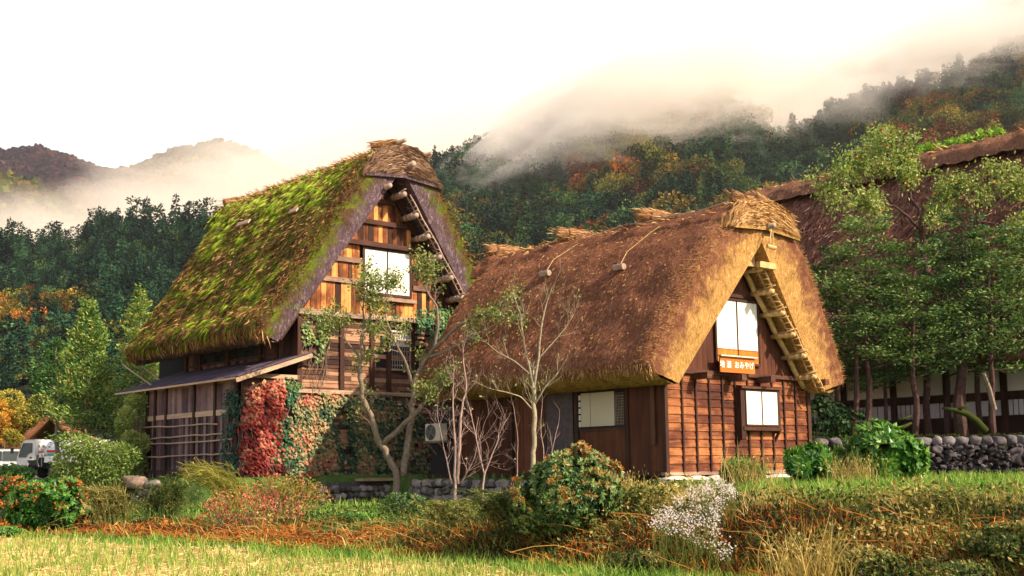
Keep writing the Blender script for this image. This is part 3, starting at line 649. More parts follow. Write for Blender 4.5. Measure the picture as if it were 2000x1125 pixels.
def bundle(parent, a, c, r, mat, name='straw_bundle', nst=220, t0=.6):
    a = np.asarray(a, float); c = np.asarray(c, float); b = B(); k = 9
    mid = [a + (c - a) * f + np.array([0, 0, .10 * math.sin(f * math.pi) * r * 3]) for f in np.linspace(0, 1, k)]
    b.tube(mid, [r * (1.0 + .12 * math.sin(q * 2.1)) for q in range(k)], 12, .25)
    o = b.build(name, mat, parent, smooth=True); s_ = B(); d = nrm(c - a)
    f = RNG.random(nst); q = np.array([np.interp(f, np.linspace(0, 1, k), [x[i_] for x in mid]) for i_ in range(3)]).T; e_ = rdir(nst); e_ = nrm(e_ - d * (e_ @ d)[:, None])
    blades(s_, q + e_ * r * 1.0, d[None] * np.where(RNG.random((nst, 1)) < .5, 1, -1) + e_ * .12, r * 2.2, .02, np.clip(RNG.normal(t0, .22, nst), 0, 1), .2)
    for f_ in (.2, .75): x = a + (c - a) * f_ + np.array([0, 0, .1 * math.sin(f_ * math.pi) * r * 3]); s_.tube([x - d * .03, x, x + d * .03], r * 1.1, 12, .1)
    s_.build('loose_straw', m_straw, o); return o
for v_, r in ((32.0, .16), (28.3, .17), (24.6, .18)): bundle(RH, P(uR - 1.1, v_, 9.50), P(uR + .9, v_, 9.56), r, m_bundle)
bundle(RH, P(uR - .7, VR - .6, 9.52), P(uR + 1.3, VR - .75, 9.2), .16, m_bundle, nst=420)
bundle(RH, P(uR - .2, VR - 1.1, 9.48), P(uR + 1.5, VR - 1.12, 9.02), .12, m_bundle, nst=250)
b = B()
for f0, f1, h_ in ((VR - .9, 25.2, -.25), (24.6, 29.5, -.40), (28.8, 32.2, -.2), (VR - .5, 27, -.75)): b.tube([P(uR + h_ + .08 * math.sin(q * 1.7), q, float(lerpn(capR, abs(h_))) + .05 + .03 * math.sin(q * 3)) for q in np.linspace(f0, f1, 14)], .038, 6, .3)
b.build('ridge_pole', m_oldlog, RH)
b = B(); k_ = 500; vv_ = RNG.uniform(VR - 1, 32.2, k_); hh_ = RNG.uniform(-1.3, 1, k_); blades(b, W(uR + hh_, vv_, lerpn(capR, np.abs(hh_)) + RNG.uniform(-.02, .07, k_)), U[None] * np.where(RNG.random((k_, 1)) < .6, -1, 1) + rdir(k_) * .5 - Z * .12, .26, .03, np.clip(RNG.normal(.55, .2, k_), 0, 1), .3)
b.build('ridge_straw', m_straw, RH)
# apex log ends and rope
b = B(); log_(b, P(uR + .12, VR, 8.62), P(uR + .12, VR - 1.45, 8.62), .085); b.build('ridge_log', m_oldlog, RH, smooth=True)
b = B(); b.bar(uR - .05, uR + .75, VR - .85, VR - 1.0, 7.42, 7.6); b.bar(uR - .30, uR + .22, VR - .5, VR - .62, 7.5, 7.85); b.build('collar_beam', m_bam, RH)
b = B(); b.tube([P(uR, VR - 1.4, 8.5), P(uR - .1, VR - 1.42, 8.1), P(uR - .05, VR - 1.4, 7.92), P(uR + .06, VR - 1.4, 8.0), P(uR + .08, VR - 1.4, 8.45)], .02, 5, .8); b.tube([P(uR - .2, VR - 1.38, 7.98), P(uR + .12, VR - 1.44, 7.93)], .06, 7, .8); b.build('rope_loop', m_bam, RH)
purlins(RH, uR, VR, [(0.15, 7.9), (3.2, 4.15)], 6, .075, m_bam, m_bam)
rafter_ladder(RH, uR, VR, [(0.2, 7.85), (3.4, 3.95)], 22, m_bam)
b = B(); b.tube([P(uR + .05 + 3.05 * f + .03 * math.sin(f * 20), VR - .16, 7.75 - 3.75 * f) for f in np.linspace(0, 1, 14)], .085, 8, .6); b.build('principal_rafter', m_bam, RH, smooth=True)
b = B()
for s_ in (-1, 1): b.beam(P(uR + s_ * .0, VR - .05, 8.05), P(uR + s_ * 3.3, VR - .05, 3.98), .1, .22, .2)
b.build('gable_rafter', m_post, RH)
# gable wall: lapped siding below, upright boards above
b = B(); zz = 1.44; k = 0; RH_W = (25.17, 31.85)
nrow = 12; ph = (4.22 - 1.44) / nrow
for k in range(nrow):
    z0 = 1.44 + k * ph; u_ = RH_W[0]
    while u_ < RH_W[1] - .05:
        u1 = min(RH_W[1], u_ + random.choice([2.4, 3.0, 3.6])); 
        c = P((u_ + u1) / 2, VR - .02, z0 + ph / 2); tz = nrm(Z * ph + V * .03)
        b.box(c, (u1 - u_) / 2 - .003, .011, ph / 2 + .012, (U, nrm(np.cross(tz, U)), tz), random.uniform(.25, .8)); u_ = u1
b.build('lapped_siding', m_sid, RH)
b = B()
for k in range(1, 11): b.bar(25.17 + .607 * k - .03, 25.17 + .607 * k + .03, VR - .085, VR - .045, 1.43, 4.22, .3)
b.build('siding_battens', m_post, RH)
b = B(); b.bar(25.04, 25.17, VR - .06, VR + .1, 1.30, 4.3, .45); b.build('corner_post', m_post, RH)
b = B(); b.bar(31.85, 32.02, VR - .09, VR + .1, 1.30, 4.28, .6); b.build('corner_post', m_post, RH)
b = B(); b.bar(25.2, 32.5, VR - .14, VR + .02, 4.22, 4.34, .45); b.build('wall_beam', m_beamu, RH)
for u_ in (26.35, 27.95, 29.35, 31.9):
    b = B(); b.bar(u_ - .11, u_ + .11, VR - .62 - (.2 if u_ > 31 else 0), VR, 4.06, 4.24, .6); b.build('beam_end', m_beamu, RH)
b = B(); u_ = 25.6
while u_ < 31.6:
    wd_ = random.uniform(.2, .27); h = abs((u_ + wd_ / 2) - uR); zt_ = 8.15 - h * 1.243 + .25
    if zt_ > 4.5: b.bar(u_ + .004, u_ + wd_ - .004, VR + .0, VR + .03 + random.uniform(0, .006), 4.34, zt_, random.uniform(.3, .75))
    u_ += wd_
b.build('upright_boards', m_sidv, RH)
b = B(); b.bar(27.0, 29.9, VR - .05, VR - .001, 6.62, 6.85, .3); b.build('gable_beam', m_beamu, RH)
def window(parent, u0, u1, z0, z1, vw, fr=.07, mid=True, pane=m_shoji, dep=.06, frame=m_post, low=0., inn=.0, nm='window'):
    b = B(); v0, v1 = vw - dep, vw + .01
    b.bar(u0 - fr, u0, v0, v1, z0 - fr, z1 + fr, .4); b.bar(u1, u1 + fr, v0, v1, z0 - fr, z1 + fr, .4)
    b.bar(u0, u1, v0, v1, z1, z1 + fr, .4); b.bar(u0, u1, v0 - .02, v1, z0 - fr, z0, .6)
    if mid: um = (u0 + u1) / 2; b.bar(um - .025, um + .025, v0 + .015, v1, z0, z1, .3)
    w_ = b.build(nm, frame, parent)
    for a, c in (((u0, (u0 + u1) / 2 - .025), ((u0 + u1) / 2 + .025, u1)) if mid else ((u0, u1),)):
        b = B(); b.bar(a + .004, c - .004, vw - .028, vw - .018, z0 + low, z1 - .002, .5); b.build('paper_panel', pane, w_)
        if low:
            b = B(); b.bar(a + .004, c - .004, vw - .034, vw - .018, z0 + .004, z0 + low - .02, random.uniform(.5, .7)); b.bar(a + .004, c - .004, vw - .045, vw - .018, z0 + low - .02, z0 + low, .2); b.build('lower_board', m_org, w_)
    return w_
window(RH, 27.42, 29.42, 5.02 - .38, 6.50, VR - .03, low=.40)
# boxed bay window
bw = window(RH, 28.47, 30.03, 2.80, 3.80, VR - .22, .05, dep=.05)
b = B(); b.bar(28.22, 28.42, VR - .25, VR, 2.35, 3.95, .4); b.bar(30.08, 30.16, VR - .25, VR, 2.55, 3.9, .4); b.bar(28.2, 30.2, VR - .33, VR, 3.86, 3.93, .8); b.bar(28.3, 30.14, VR - .28, VR, 2.62, 2.73, .5)
for u_ in (28.32, 30.12): b.beam(P(u_, VR - .03, 2.3), P(u_, VR - .22, 2.62), .07, .07, .4)
b.build('window_box', m_post, RH)
b = B(); b.bar(25.0, 32.05, VR - .05, VR + .12, 1.34, 1.43, .6); b.build('sill_beam', m_oldb, RH)
b = B(); u_ = 24.95
while u_ < 32.1:
    wd_ = random.uniform(.7, 1.2); rock(b, P(u_ + wd_ / 2, VR + .05, 1.2), (wd_ / 2, .3, .13), t=random.random(), rough=.06); u_ += wd_
b.build('foundation_stones', m_foun, RH)
# side wall towards the viewer's left
def sidebar(b, u0, v0, v1, z0, z1, t=.5, th=.03): return b.bar(u0 - th, u0, v0, v1, z0, z1, t)
uS = 25.16
for v0, v1, t0 in ((VR + .1, 23.22, .5), (26.75, 28.15, .75), (28.45, 31.1, .35)):
    b = B(); v_ = v0
    while v_ < v1: w_ = min(.24, v1 - v_); sidebar(b, uS, v_ + .002, v_ + w_ - .002, 1.45, 4.1, t0 + random.uniform(-.15, .15)); v_ += .24
    b.build('side_boards', m_sidv, RH)
b = B(); sidebar(b, uS, 23.3, 25.2, 1.45, 2.66, .6); b.build('side_panel', m_sidv, RH); b = B(); sidebar(b, uS, 23.3, 25.2, 3.9, 4.1, .4); b.build('side_panel', m_sidv, RH)
b = B()
for v_ in (23.26, 25.32, 26.68, 28.3, 31.1): b.bar(uS - .09, uS + .03, v_ - .07, v_ + .07, 1.4, 4.15, .4)
b.bar(uS - .06, uS + .02, 23.3, 25.25, 2.66, 2.74, .5); b.bar(uS - .06, uS + .02, 23.3, 25.25, 3.84, 3.9, .4); b.bar(uS - .03, uS + .05, VR + .1, 33, 1.33, 1.44, .5); b.bar(uS - .1, uS + .05, VR + .1, 33, 4.0, 4.12, .3)
b.bar(uS - .12, uS - .05, VR + .35, VR + .5, 2.2, 4.1, .9)
b.build('side_frame', m_post, RH)
w_ = B().bar(uS - .04, uS - .02, 23.34, 25.24, 2.75, 3.83).build('side_window', m_dark, RH)
for a, c in ((23.75, 24.72), (24.74, 25.12)): B().bar(uS - .06, uS - .045, a, c, 2.80, 3.80, .5).build('cream_blind', m_shoji2, w_)
b = B()
for k in range(5): b.bar(uS - .062, uS - .05, 25.14, 25.22, 2.8 + k * .2, 2.95 + k * .2)
b.build('paper_slips', m_shoji, w_)
b = B()
for k in range(6): b.bar(uS - .056, uS - .046, 23.4 + k * .06, 23.41 + k * .06, 2.8, 3.7)
for k in range(12): b.bar(uS - .057, uS - .045, 23.36, 23.72, 2.85 + k * .08, 2.86 + k * .08)
b.build('wire_lattice', m_oldlog, w_)
b = B()
for k in range(60): b.bar(uS - .09, uS - .07, 25.45, 26.6, 1.75 + k * .038, 1.78 + k * .038, random.uniform(.3, .7))
b.build('reed_blind', plain('dark_reed', (.10, .075, .085), .8, .3, 9), RH)
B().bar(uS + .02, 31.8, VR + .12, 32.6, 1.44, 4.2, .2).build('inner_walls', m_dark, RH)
b = B()
for k in range(46):
    v_ = 24 + k * .2 + random.uniform(-.05, .05)
    for q in range(3): rock(b, P(24.75 + random.uniform(-.05, .05), v_ * 1.0, .62 + q * .25 + random.uniform(-.04, .04)), (.16, random.uniform(.13, .2), .13), t=random.random())
wallm, t, nn, ll = newmat('river_stones'); co = coords(nn, ll); f = mth(nn, ll, 'ADD', mth(nn, ll, 'MULTIPLY', noi(nn, ll, co, 4, 5, .65), .6), mth(nn, ll, 'MULTIPLY', attr(nn), .4))
finish(t, nn, ll, ramp(nn, ll, f, [(.3, (.06, .05, .045)), (.5, (.22, .19, .17)), (.75, (.46, .40, .34))]), .85, f, .5, .03, .2)
b.build('footing_stones', wallm, RH, smooth=True)
# roof weights
for px_, py_, qx, qy in ((1210, 527, 1255, 447), (1070, 540, 1098, 482)):
    i0 = None; best = 1e9
    for i_ in range(8, m_ - 2, 1):
        for j_ in range(2, n_ // 2):
            q = ptR[i_, j_] - EYE; s_ = q @ fw; x = CX + F * (q @ rt) / s_; y = CY - F * (q @ up_) / s_; e_ = abs(x - px_) + abs(y - py_)
            if e_ < best: best = e_; i0 = (i_, j_)
    c = ptR[i0]; 
    o = thing('roof_weight', 'wooden block tied on the brown thatch slope ' + ('nearer the gable' if px_ > 1100 else 'above the bare tree'), 'wooden block', c, 'blocks roped to the brown roof')
    b = B(); b.tube([c - V * .2 + nR[i0] * .1, c + V * .2 + nR[i0] * .1], .1, 8, .6); b.build('block', m_oldlog, o)
    j1 = i0[1] + 14; b = B(); b.tube([c + nR[i0] * .1, ptR[i0[0] + 1, i0[1] + 6] + nR[i0] * .06, ptR[i0[0] - 1, i0[1] + 14] + nR[i0] * .05, ptR[i0[0] - 2, min(i0[1] + 24, n_ // 2 - 12)] + nR[i0] * .05], .012, 4, .9); b.build('rope', m_bam, o)
# sign
sg = thing('shop_sign', 'orange wooden sign with white Japanese writing under the upper window', 'sign', P(28.05, VR - .3, 4.3))
b = B(); sa = P(27.62, VR - .28, 4.62); dU = nrm(U * 1 - V * .0); b.bar(27.2, 28.84, VR - .34, VR - .30, 4.30, 4.76, .5); b.build('board', m_sign, sg)
b = B(); b.bar(27.16, 28.9, VR - .42, VR - .28, 4.76, 4.80, .8); b.build('top_strip', m_foun, sg)
def text(s_, size, org, xd, yd, mat, parent, name='lettering', ext=.004, off=.0):
    cu = bpy.data.curves.new(name, 'FONT'); cu.body = s_; cu.size = size; cu.extrude = ext; cu.offset = off; cu.align_x = 'CENTER'; cu.align_y = 'CENTER'; cu.space_character = 1.08
    to = bpy.data.objects.new('tmp_text', cu); COL.objects.link(to); dg = bpy.context.evaluated_depsgraph_get(); me = bpy.data.meshes.new_from_object(to.evaluated_get(dg))
    co_ = np.empty(len(me.vertices) * 3); me.vertices.foreach_get('co', co_); co_ = co_.reshape(-1, 3); zn = np.cross(xd, yd)
    w_ = np.asarray(org) + co_[:, :1] * xd + co_[:, 1:2] * yd + co_[:, 2:] * zn - (ORG[parent.name] if parent else 0)
    me.vertices.foreach_set('co', w_.ravel()); me.materials.clear(); me.materials.append(mat); me.name = name
    bpy.data.objects.remove(to); bpy.data.curves.remove(cu); o = bpy.data.objects.new(name, me); COL.objects.link(o); o.parent = parent; ORG[o.name] = ORG[parent.name]; return o
text('地 酒  おみやげ', .225, P(27.98, VR - .345, 4.52), U, Z, m_wtext, sg, off=.002)
b = B(); c = P(30.35, VR - .12, 6.2); b.box(c, .12, .09, .17, None, .5); b.box(c - V * .1, .08, .03, .12, None, .5)
tag(b.build('outdoor_lamp', m_white), 'small white lamp box beside the right rafter of the brown house gable', 'lamp')
# air conditioner in the gap
ac = thing('air_conditioner', 'white air conditioner unit on a shelf in the dark gap between the houses', 'air conditioner', P(24.5, 31.9, 2.55))
au, av, az = 24.75, 31.75, 2.85
b = B(); b.bar(au - .15, au + .15, av - .4, av + .4, az - .29, az + .29); b.build('casing', plain('cream_casing', (.62, .57, .48), .5, .06), ac)
b = B()
for r in (.06, .10, .14, .18, .22, .26): b.tube([P(au - .165, av + .1 + r * math.cos(a), az + r * math.sin(a)) for a in np.linspace(0, 6.283, 22)], .007, 4, .5, False)
for a in range(4): b.beam(P(au - .17, av + .1, az), P(au - .17, av + .1 + .26 * math.cos(a * 1.57 + .6), az + .26 * math.sin(a * 1.57 + .6)), .012, .012)
b.build('fan_grille', plain('grey_plastic', (.3, .28, .26), .5), ac)
b = B(); b.tube([P(au - .158, av + .1, az), P(au - .152, av + .1, az)], .27, 24, .5); b.build('fan_opening', m_dark, ac)
b = B(); b.bar(au - .2, au + .25, av - .45, av + .45, az - .36, az - .30); b.beam(P(au - .12, av - .3, az - .36), P(au + .25, av - .3, az - .75), .04, .04); b.beam(P(au - .12, av + .3, az - .36), P(au + .25, av + .3, az - .75), .04, .04); b.build('shelf', m_oldb, ac)

# ---------------------------------------------------------------- mossy thatched farmhouse (left)
uL = 26.0
LH = thing('thatched_house', 'taller mossy thatched farmhouse with orange gable boards and a lean-to shed', 'house', P(uL, VL + 6, 1.3))
outL = [(0, 13.75), (.7, 13.6), (1.4, 13.2), (2.0, 12.5), (3.0, 11.0), (4.3, 8.95), (5.3, 7.45), (5.85, 6.85), (5.95, 6.55), (5.8, 6.32)]
innL = [(0.0, 12.95), (5.0, 6.10)]
thL, ptL, nL, OL = roof('thatch_roof', LH, m_thL, uL, VL, .65, 1.15, 6.2, 13, outL, innL, 46.7, .12, .7, 130, .2)
m_, n_ = ptL.shape[:2]
b = B(); K = 70000
i = RNG.integers(3, m_ - 2, K); j = RNG.integers(1, n_ // 2 - 2, K); p = ptL[i, j] + (ptL[i + 1, j] - ptL[i, j]) * RNG.random((K, 1)) + (ptL[i, j + 1] - ptL[i, j]) * RNG.random((K, 1))
hgt = (p[:, 2] - 6.4) / 7; dep = (p @ V) - (VL - .9)
f = np.array([fbm(q * [1, 1, 1.], .55, 3) for q in p]) + np.array([fbm(q + 30, 2.2, 2) for q in p]) * .45
edge = np.clip((dep - .5 - (f * .9)) / 1.0, 0, 1)
dn = .95 * f + .26 + .62 * np.clip(hgt - .62, 0, 1) * 1.6 - .45 * np.exp(-((hgt - .55) / .16) ** 2) * np.clip(1 - (dep - 1) / 7, 0, 1)
keep = RNG.random(K) < np.clip(dn * 1.25, .10, 1) * edge
p = p[keep]; N_ = nL[i, j][keep]; dnk = dn[keep]; hk = hgt[keep]; dd_ = nrm(-Z[None] - N_ * (N_ @ (-Z))[:, None] + V[None] * .25); k_ = len(p)
cl = np.array([fbm(q * [1, 1, 1.], 3.2, 2) for q in p])
blades(b, p - N_ * .02, dd_ + rdir(k_) * .22 + N_ * (.16 + cl[:, None] * .35), .30 * RNG.uniform(.5, 1.3, k_), .034, np.clip(.20 + .36 * dnk + .5 * cl + .75 * np.clip(hk - .5, 0, 1) + RNG.normal(size=k_) * .16, 0, 1), .22, -Z[None] * np.ones((k_, 1)))
b.build('moss', m_moss, thL)
b = B(); straw_bits(b, ptL, nL, 9000, (4, m_ - 2), (1, n_ // 2), .22, .03, .28, lift=.14); straw_bits(b, ptL, nL, 3500, (0, 7), (1, n_ - 2), .14, .028, .35, -V[None] * np.ones((3500, 1)), .1)
straw_bits(b, ptL, nL, 1600, (0, m_ - 2), (0, 2), .28, .03, .4, lift=0)
b.build('loose_straw', m_straw, thL)
b = B(); K = 3000; i = RNG.integers(3, m_ - 2, K); j = RNG.integers(n_ // 2 + 6, n_ - 4, K); p = ptL[i, j] + rdir(K) * .1; N_ = nL[i, j]
blades(b, p, nrm(-Z[None] + N_ * .3 + rdir(K) * .3), .3, .05, np.clip(RNG.normal(.5, .2, K), 0, 1), .2); b.build('moss', m_moss, thL)
capL = [(0, 13.85), (.55, 13.75), (1.05, 13.45), (1.5, 12.95), (1.82, 12.4)]
rcL, gL = ridge_cap(LH, m_thL, uL, VL - 1.25, 47.7, capL, 5)
m_strawL = leafm('old_loose_straw', [(0, (.06, .03, .02)), (.35, (.20, .11, .07)), (.7, (.42, .28, .18)), (1, (.62, .46, .32))], .1, .8, .1, 0)
cap_straw(gL, 1200, .30, .03, .30, rcL, mat=m_strawL, rag=.1)
b = B(); k_ = 1500; vv_ = RNG.uniform(VL - 1, 47.6, k_); hh_ = RNG.uniform(-1.4, 1, k_); blades(b, W(uL + hh_, vv_, lerpn(capL, np.abs(hh_)) + RNG.uniform(-.02, .12, k_)), U[None] * np.where(RNG.random((k_, 1)) < .6, -1, 1) + rdir(k_) * .6 - Z * .08, .30, .035, np.clip(RNG.normal(.55, .22, k_), 0, 1), .4); b.build('ridge_straw', m_straw, LH)
b = B(); K = 5000; i = RNG.integers(4, gL.shape[0] - 1, K); j = RNG.integers(1, gL.shape[1] // 2, K); p = gL[i, j] + rdir(K) * .06; ff_ = np.array([fbm(q, .8, 2) for q in p]); s_ = RNG.random(K) < np.clip(.5 + ff_ * 1.5, 0, 1); p = p[s_]; k_ = len(p)
blades(b, p, nrm(-Z[None] - U[None] * .6 + rdir(k_) * .4), .25, .05, np.clip(RNG.normal(.62, .2, k_), 0, 1), .2); b.build('moss', m_moss, rcL)
for px_, py_ in ((560, 368), (480, 395), (650, 322)): pass
bundle(LH, P(uL - .9, VL - .35, 13.84), P(uL + .1, VL - .95, 13.98), .13, m_bundle, 'ridge_bundle', 300, .5)
bundle(LH, P(uL - .1, VL - .45, 14.0), P(uL + 1.3, VL - .9, 13.62), .14, m_bundle, 'ridge_bundle', 380, .5)
bundle(LH, P(uL - 1.15, 47.2, 13.62), P(uL + .3, 47.2, 13.92), .14, m_bundle, 'ridge_bundle', 250, .5)
b = B(); log_(b, P(uL - .15, VL + .4, 13.90), P(uL - .05, VL - 1.4, 14.0), .085); b.build('ridge_log', m_oldlog, LH, smooth=True); b = B(); log_(b, P(uL + .95, VL + .5, 13.60), P(uL + 1.1, VL - 1.5, 13.66), .085); b.build('ridge_log', m_oldlog, LH, smooth=True)
b = B(); log_(b, P(uL + .25, VL, 13.05), P(uL + .25, VL - 1.55, 13.1), .12); b.build('ridge_log', m_oldlog, LH, smooth=True); b = B(); log_(b, P(uL - .75, VL, 12.0), P(uL - .75, VL - 1.4, 12.15), .1); b.build('ridge_log', m_oldlog, LH, smooth=True)
purlins(LH, uL, VL, [(0.1, 12.6), (4.6, 6.6)], 8, .11, m_oldlog, m_oldlog, 1, .05, 1.0)
rafter_ladder(LH, uL, VL, [(0.2, 12.6), (4.7, 6.4)], 26, m_oldlog, o=.8)
b = B()
for s_ in (-1, 1): b.beam(P(uL, VL - .12, 12.75), P(uL + s_ * 4.75, VL - .12, 6.3), .12, .36, .35)
b.build('gable_rafter', m_post, LH)
def zinL(u_): return 12.95 - abs(u_ - uL) * 1.37
# horizontal beams of the gable with upright boards between them
lev = [7.40, 8.62, 9.42, 10.12, 11.0, 11.85, 12.9]
b = B()
for k in range(len(lev) - 1):
    z0, z1 = lev[k], lev[k + 1]; u_ = uL - 4.0
    while u_ < uL + 4.0:
        wd_ = random.uniform(.17, .27)
        if z0 < zinL(u_ + wd_ / 2) and not (24.9 < u_ + wd_ / 2 < 27.2 and 8.2 < z0 < 10):
            b.bar(u_ + .006, u_ + wd_ - .006, VL + random.uniform(.0, .02), VL + .045, z0 + .02, min(z1, zinL(u_ + wd_ / 2) + .3), np.clip(random.gauss(.40, .22), 0, 1))
        u_ += wd_
b.build('upright_boards', m_oldo, LH)
b = B().bar(uL - 3.9, uL + 3.9, VL + .05, VL + .12, 7.3, 8.2); b.bar(uL - 3.0, uL + 3.0, VL + .05, VL + .12, 8.2, 10); b.bar(uL - 1.6, uL + 1.6, VL + .05, VL + .12, 10, 11.5); b.build('inner_boards', m_dark, LH)
for z_, hh in ((8.62, 3.1), (9.42, 2.5), (10.12, 2.0), (11.0, 1.4), (11.85, .8)):
    b = B()
    if z_ in (8.62, 9.42): b.bar(uL - hh - .1, 24.85, VL - .09, VL + .0, z_ - .09, z_ + .09, .5); b.build('gable_beam', m_oldb, LH); b = B(); b.bar(27.28, uL + hh, VL - .09, VL, z_ - .09, z_ + .09, .3)
    else: b.bar(uL - hh, uL + hh, VL - .10 - (.12 if z_ == 10.12 else 0), VL + .0, z_ - .10, z_ + .08, .3)
    b.build('gable_beam', m_oldb if z_ < 10 else m_beamu, LH)
wl = window(LH, 25.02, 27.12, 8.28, 9.92, VL - .03, .1, pane=m_shoji)
b = B(); b.bar(24.8, 27.4, VL - .16, VL - .03, 8.0, 8.14, .6); b.build('window_ledge', m_oldb, LH)
for a, c in ((22.1, 25.3), (25.32, 28.2), (28.22, 30.3)): B().bar(a, c, VL - .22, VL + .05, 7.22 + random.uniform(-.02, .02), 7.42, random.uniform(.4, .9)).build('storey_beam', m_oldb, LH)
# plank wall of the lower storeys
b = B()
for z0, z1 in ((1.5, 4.42), (4.5, 7.2)):
    z_ = z0
    while z_ < z1:
        h = random.uniform(.09, .20); u_ = 22.25
        while u_ < 30.1:
            l = min(random.choice([1.1, 1.75, 2.2]), 30.15 - u_)
            if not (26.2 < u_ + l / 2 < 27.1 and 5.4 < z_ < 6.95) and random.random() > .015:
                b.bar(u_ + .004, u_ + l - .004, VL - random.uniform(.0, .05), VL + .04, z_ + random.uniform(.006, .02), min(z_ + h, z1) - .004, np.clip(random.gauss(.5, .22), 0, 1))
            u_ += l
        z_ += h
b.build('plank_wall', m_oldu, LH); B().bar(22.3, 30.1, VL + .05, VL + .1, 1.5, 7.3).build('inner_boards', m_dark, LH)
for u_ in (22.2, 24.0, 25.35, 26.12, 27.25, 28.7, 30.1): B().bar(u_ - .09, u_ + .09, VL - .11 + (0 if u_ != 22.2 else .01), VL + .02 if u_ != 22.2 else VL + .2, 1.4 if u_ in (22.2, 30.1) else 4.5, 7.22, random.uniform(.35, .6)).build('wall_post', m_post, LH)
B().bar(22.1, 30.2, VL - .15, VL, 4.38, 4.52, .8).build('ledge_board', m_oldb, LH)
b = B(); b.bar(26.22, 27.12, VL - .02, VL + .0, 5.45, 6.92); bw = b.build('barred_window', m_gl, LH)
B().bar(26.24, 27.10, VL - .035, VL - .025, 6.3, 6.9).build('white_blind', m_shoji, bw)
b = B()
for k in range(8): b.bar(26.27 + k * .115, 26.285 + k * .115, VL - .09, VL - .07, 5.42, 6.9)
for z_ in (5.55, 5.75, 6.1, 6.5): b.bar(26.2, 27.14, VL - .1, VL - .085, z_, z_ + .02)
b.build('window_bars', m_oldlog, bw)
b = B(); b.bar(26.15, 26.22, VL - .08, VL, 5.4, 7.0, .8); b.bar(27.12, 27.19, VL - .08, VL, 5.4, 7.0, .8); b.bar(26.15, 27.19, VL - .09, VL, 5.36, 5.43, .8); b.build('window_frame', m_oldb, bw)
# side wall above the lean-to
uW = 22.22
b = B(); v_ = VL + .1
while v_ < 45.2: b.bar(uW - .02, uW + .02, v_ + .003, v_ + .297, 5.3, 6.9, random.uniform(.2, .7)); v_ += .3
b.bar(uW - .02, uW + .02, VL + .1, 48.5, 1.5, 5.4, .4)
b.build('side_boards', m_shed, LH)
for v_ in (36.6, 37.9, 39.1, 41.6, 43.9, 45.15): B().bar(uW - .12, uW - .02, v_ - .09, v_ + .09, 5.2, 6.9, .5).build('side_post', m_post, LH)
b = B(); b.bar(uW - .05, uW - .021, 39.2, 41.5, 5.95, 6.55); b.bar(uW - .05, uW - .021, 41.7, 43.8, 5.95, 6.55); b.build('side_window', m_gl, LH)
b = B(); b.bar(uW - .08, uW - .021, 37.9, 45, 5.86, 5.94, .6); b.build('window_rail', m_post, LH)
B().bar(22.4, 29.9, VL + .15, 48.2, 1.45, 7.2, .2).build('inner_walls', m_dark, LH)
# lean-to shed
uH = 20.02; SH0, SH1 = 36.75, 44.0
zr = lambda u_: 4.80 + (u_ - 19.6) * .335     # slope of the shed roof
g = B(); nv = 20; VE = 45.9
for k in range(nv):
    v0 = 35.95 + k * (VE - 35.95) / nv; v1 = 35.95 + (k + 1) * (VE - 35.95) / nv
    X = nrm(U * 1 + Z * .335); c = P(20.95, (v0 + v1) / 2, zr(20.95) + .05 + random.uniform(-.012, .012)); g.box(c, 1.5, (v1 - v0) / 2 + .01, .018, (X, V, nrm(np.cross(X, V))), random.uniform(.3, .7))
sr = g.build('shed_roof', m_shroof, LH)
b = B(); b.beam(P(19.50, 36.0, zr(19.5) + .01), P(19.50, VE, zr(19.5) + .01), .05, .07, .7); b.build('eave_board', m_rail, sr)
b = B(); b.beam(P(19.45, 35.93, zr(19.45) - .05), P(22.45, 35.93, zr(22.45) - .05), .06, .16, .9); b.build('verge_board', m_oldb, sr)
b = B(); b.beam(P(19.45, 35.90, zr(19.45) + .08), P(22.45, 35.90, zr(22.45) + .08), .12, .04, .6); b.beam(P(22.4, 35.90, zr(22.4) + .09), P(22.75, 35.95, zr(22.4) - .1), .10, .04, .6); b.build('verge_cap', m_shroof, sr)
b = B(); v_ = SH0
while v_ < SH1:
    w_ = random.uniform(.14, .24)
    b.bar(uH - .012 - random.uniform(0, .012), uH + .02, v_ + .004, min(v_ + w_, SH1) - .003, 3.72, 4.85, np.clip(random.gauss(.66, .12), 0, 1))  # upper boards tinted lighter than the lower: the wall's light gradient painted in
    b.bar(uH - .012 - random.uniform(0, .015), uH + .02, v_ + .004, min(v_ + w_, SH1) - .003, 1.45, 3.70, np.clip(random.gauss(.42, .24), 0, 1)); v_ += w_
b.build('shed_boards', m_shed, LH)
for v_ in (36.8, 38.4, 40.0, 42.3, 43.25, 43.95): B().bar(uH - .09, uH - .015, v_ - .07, v_ + .07, 1.4, 4.85, .35).build('shed_post', m_post, LH)
for a, c in ((36.9, 38.3), (38.5, 39.9), (40.1, 42.2), (42.4, 43.15), (43.3, 43.9)): B().bar(uH - .06, uH - .01, a, c, 3.62 + random.uniform(-.02, .02), 3.80, .8).build('shed_rail', m_rail, LH)
b = B(); b.bar(uH - .05, uH - .01, SH0, SH1, 1.45, 1.72, .3); b.build('shed_plate', m_shed, LH); b = B(); b.bar(uH - .03, uH + .06, SH0 - .1, SH1, 4.74, 4.92, .8); b.build('shed_plate', m_shed, LH)
for (y0, y1), za, zb in zip(((38.0, 45.2), (37.6, 45.2), (36.9, 44.6), (36.9, 44.6)), (3.30, 2.95, 2.72, 2.25), (3.38, 2.92, 2.70, 2.2)):
    b = B(); b.tube([P(uH - .16 + random.uniform(-.02, .02), y0 + (y1 - y0) * f, za + (zb - za) * f + random.uniform(-.02, .02)) for f in np.linspace(0, 1, 12)], .03, 6, .6); b.build('bamboo_rail', m_rail, LH)
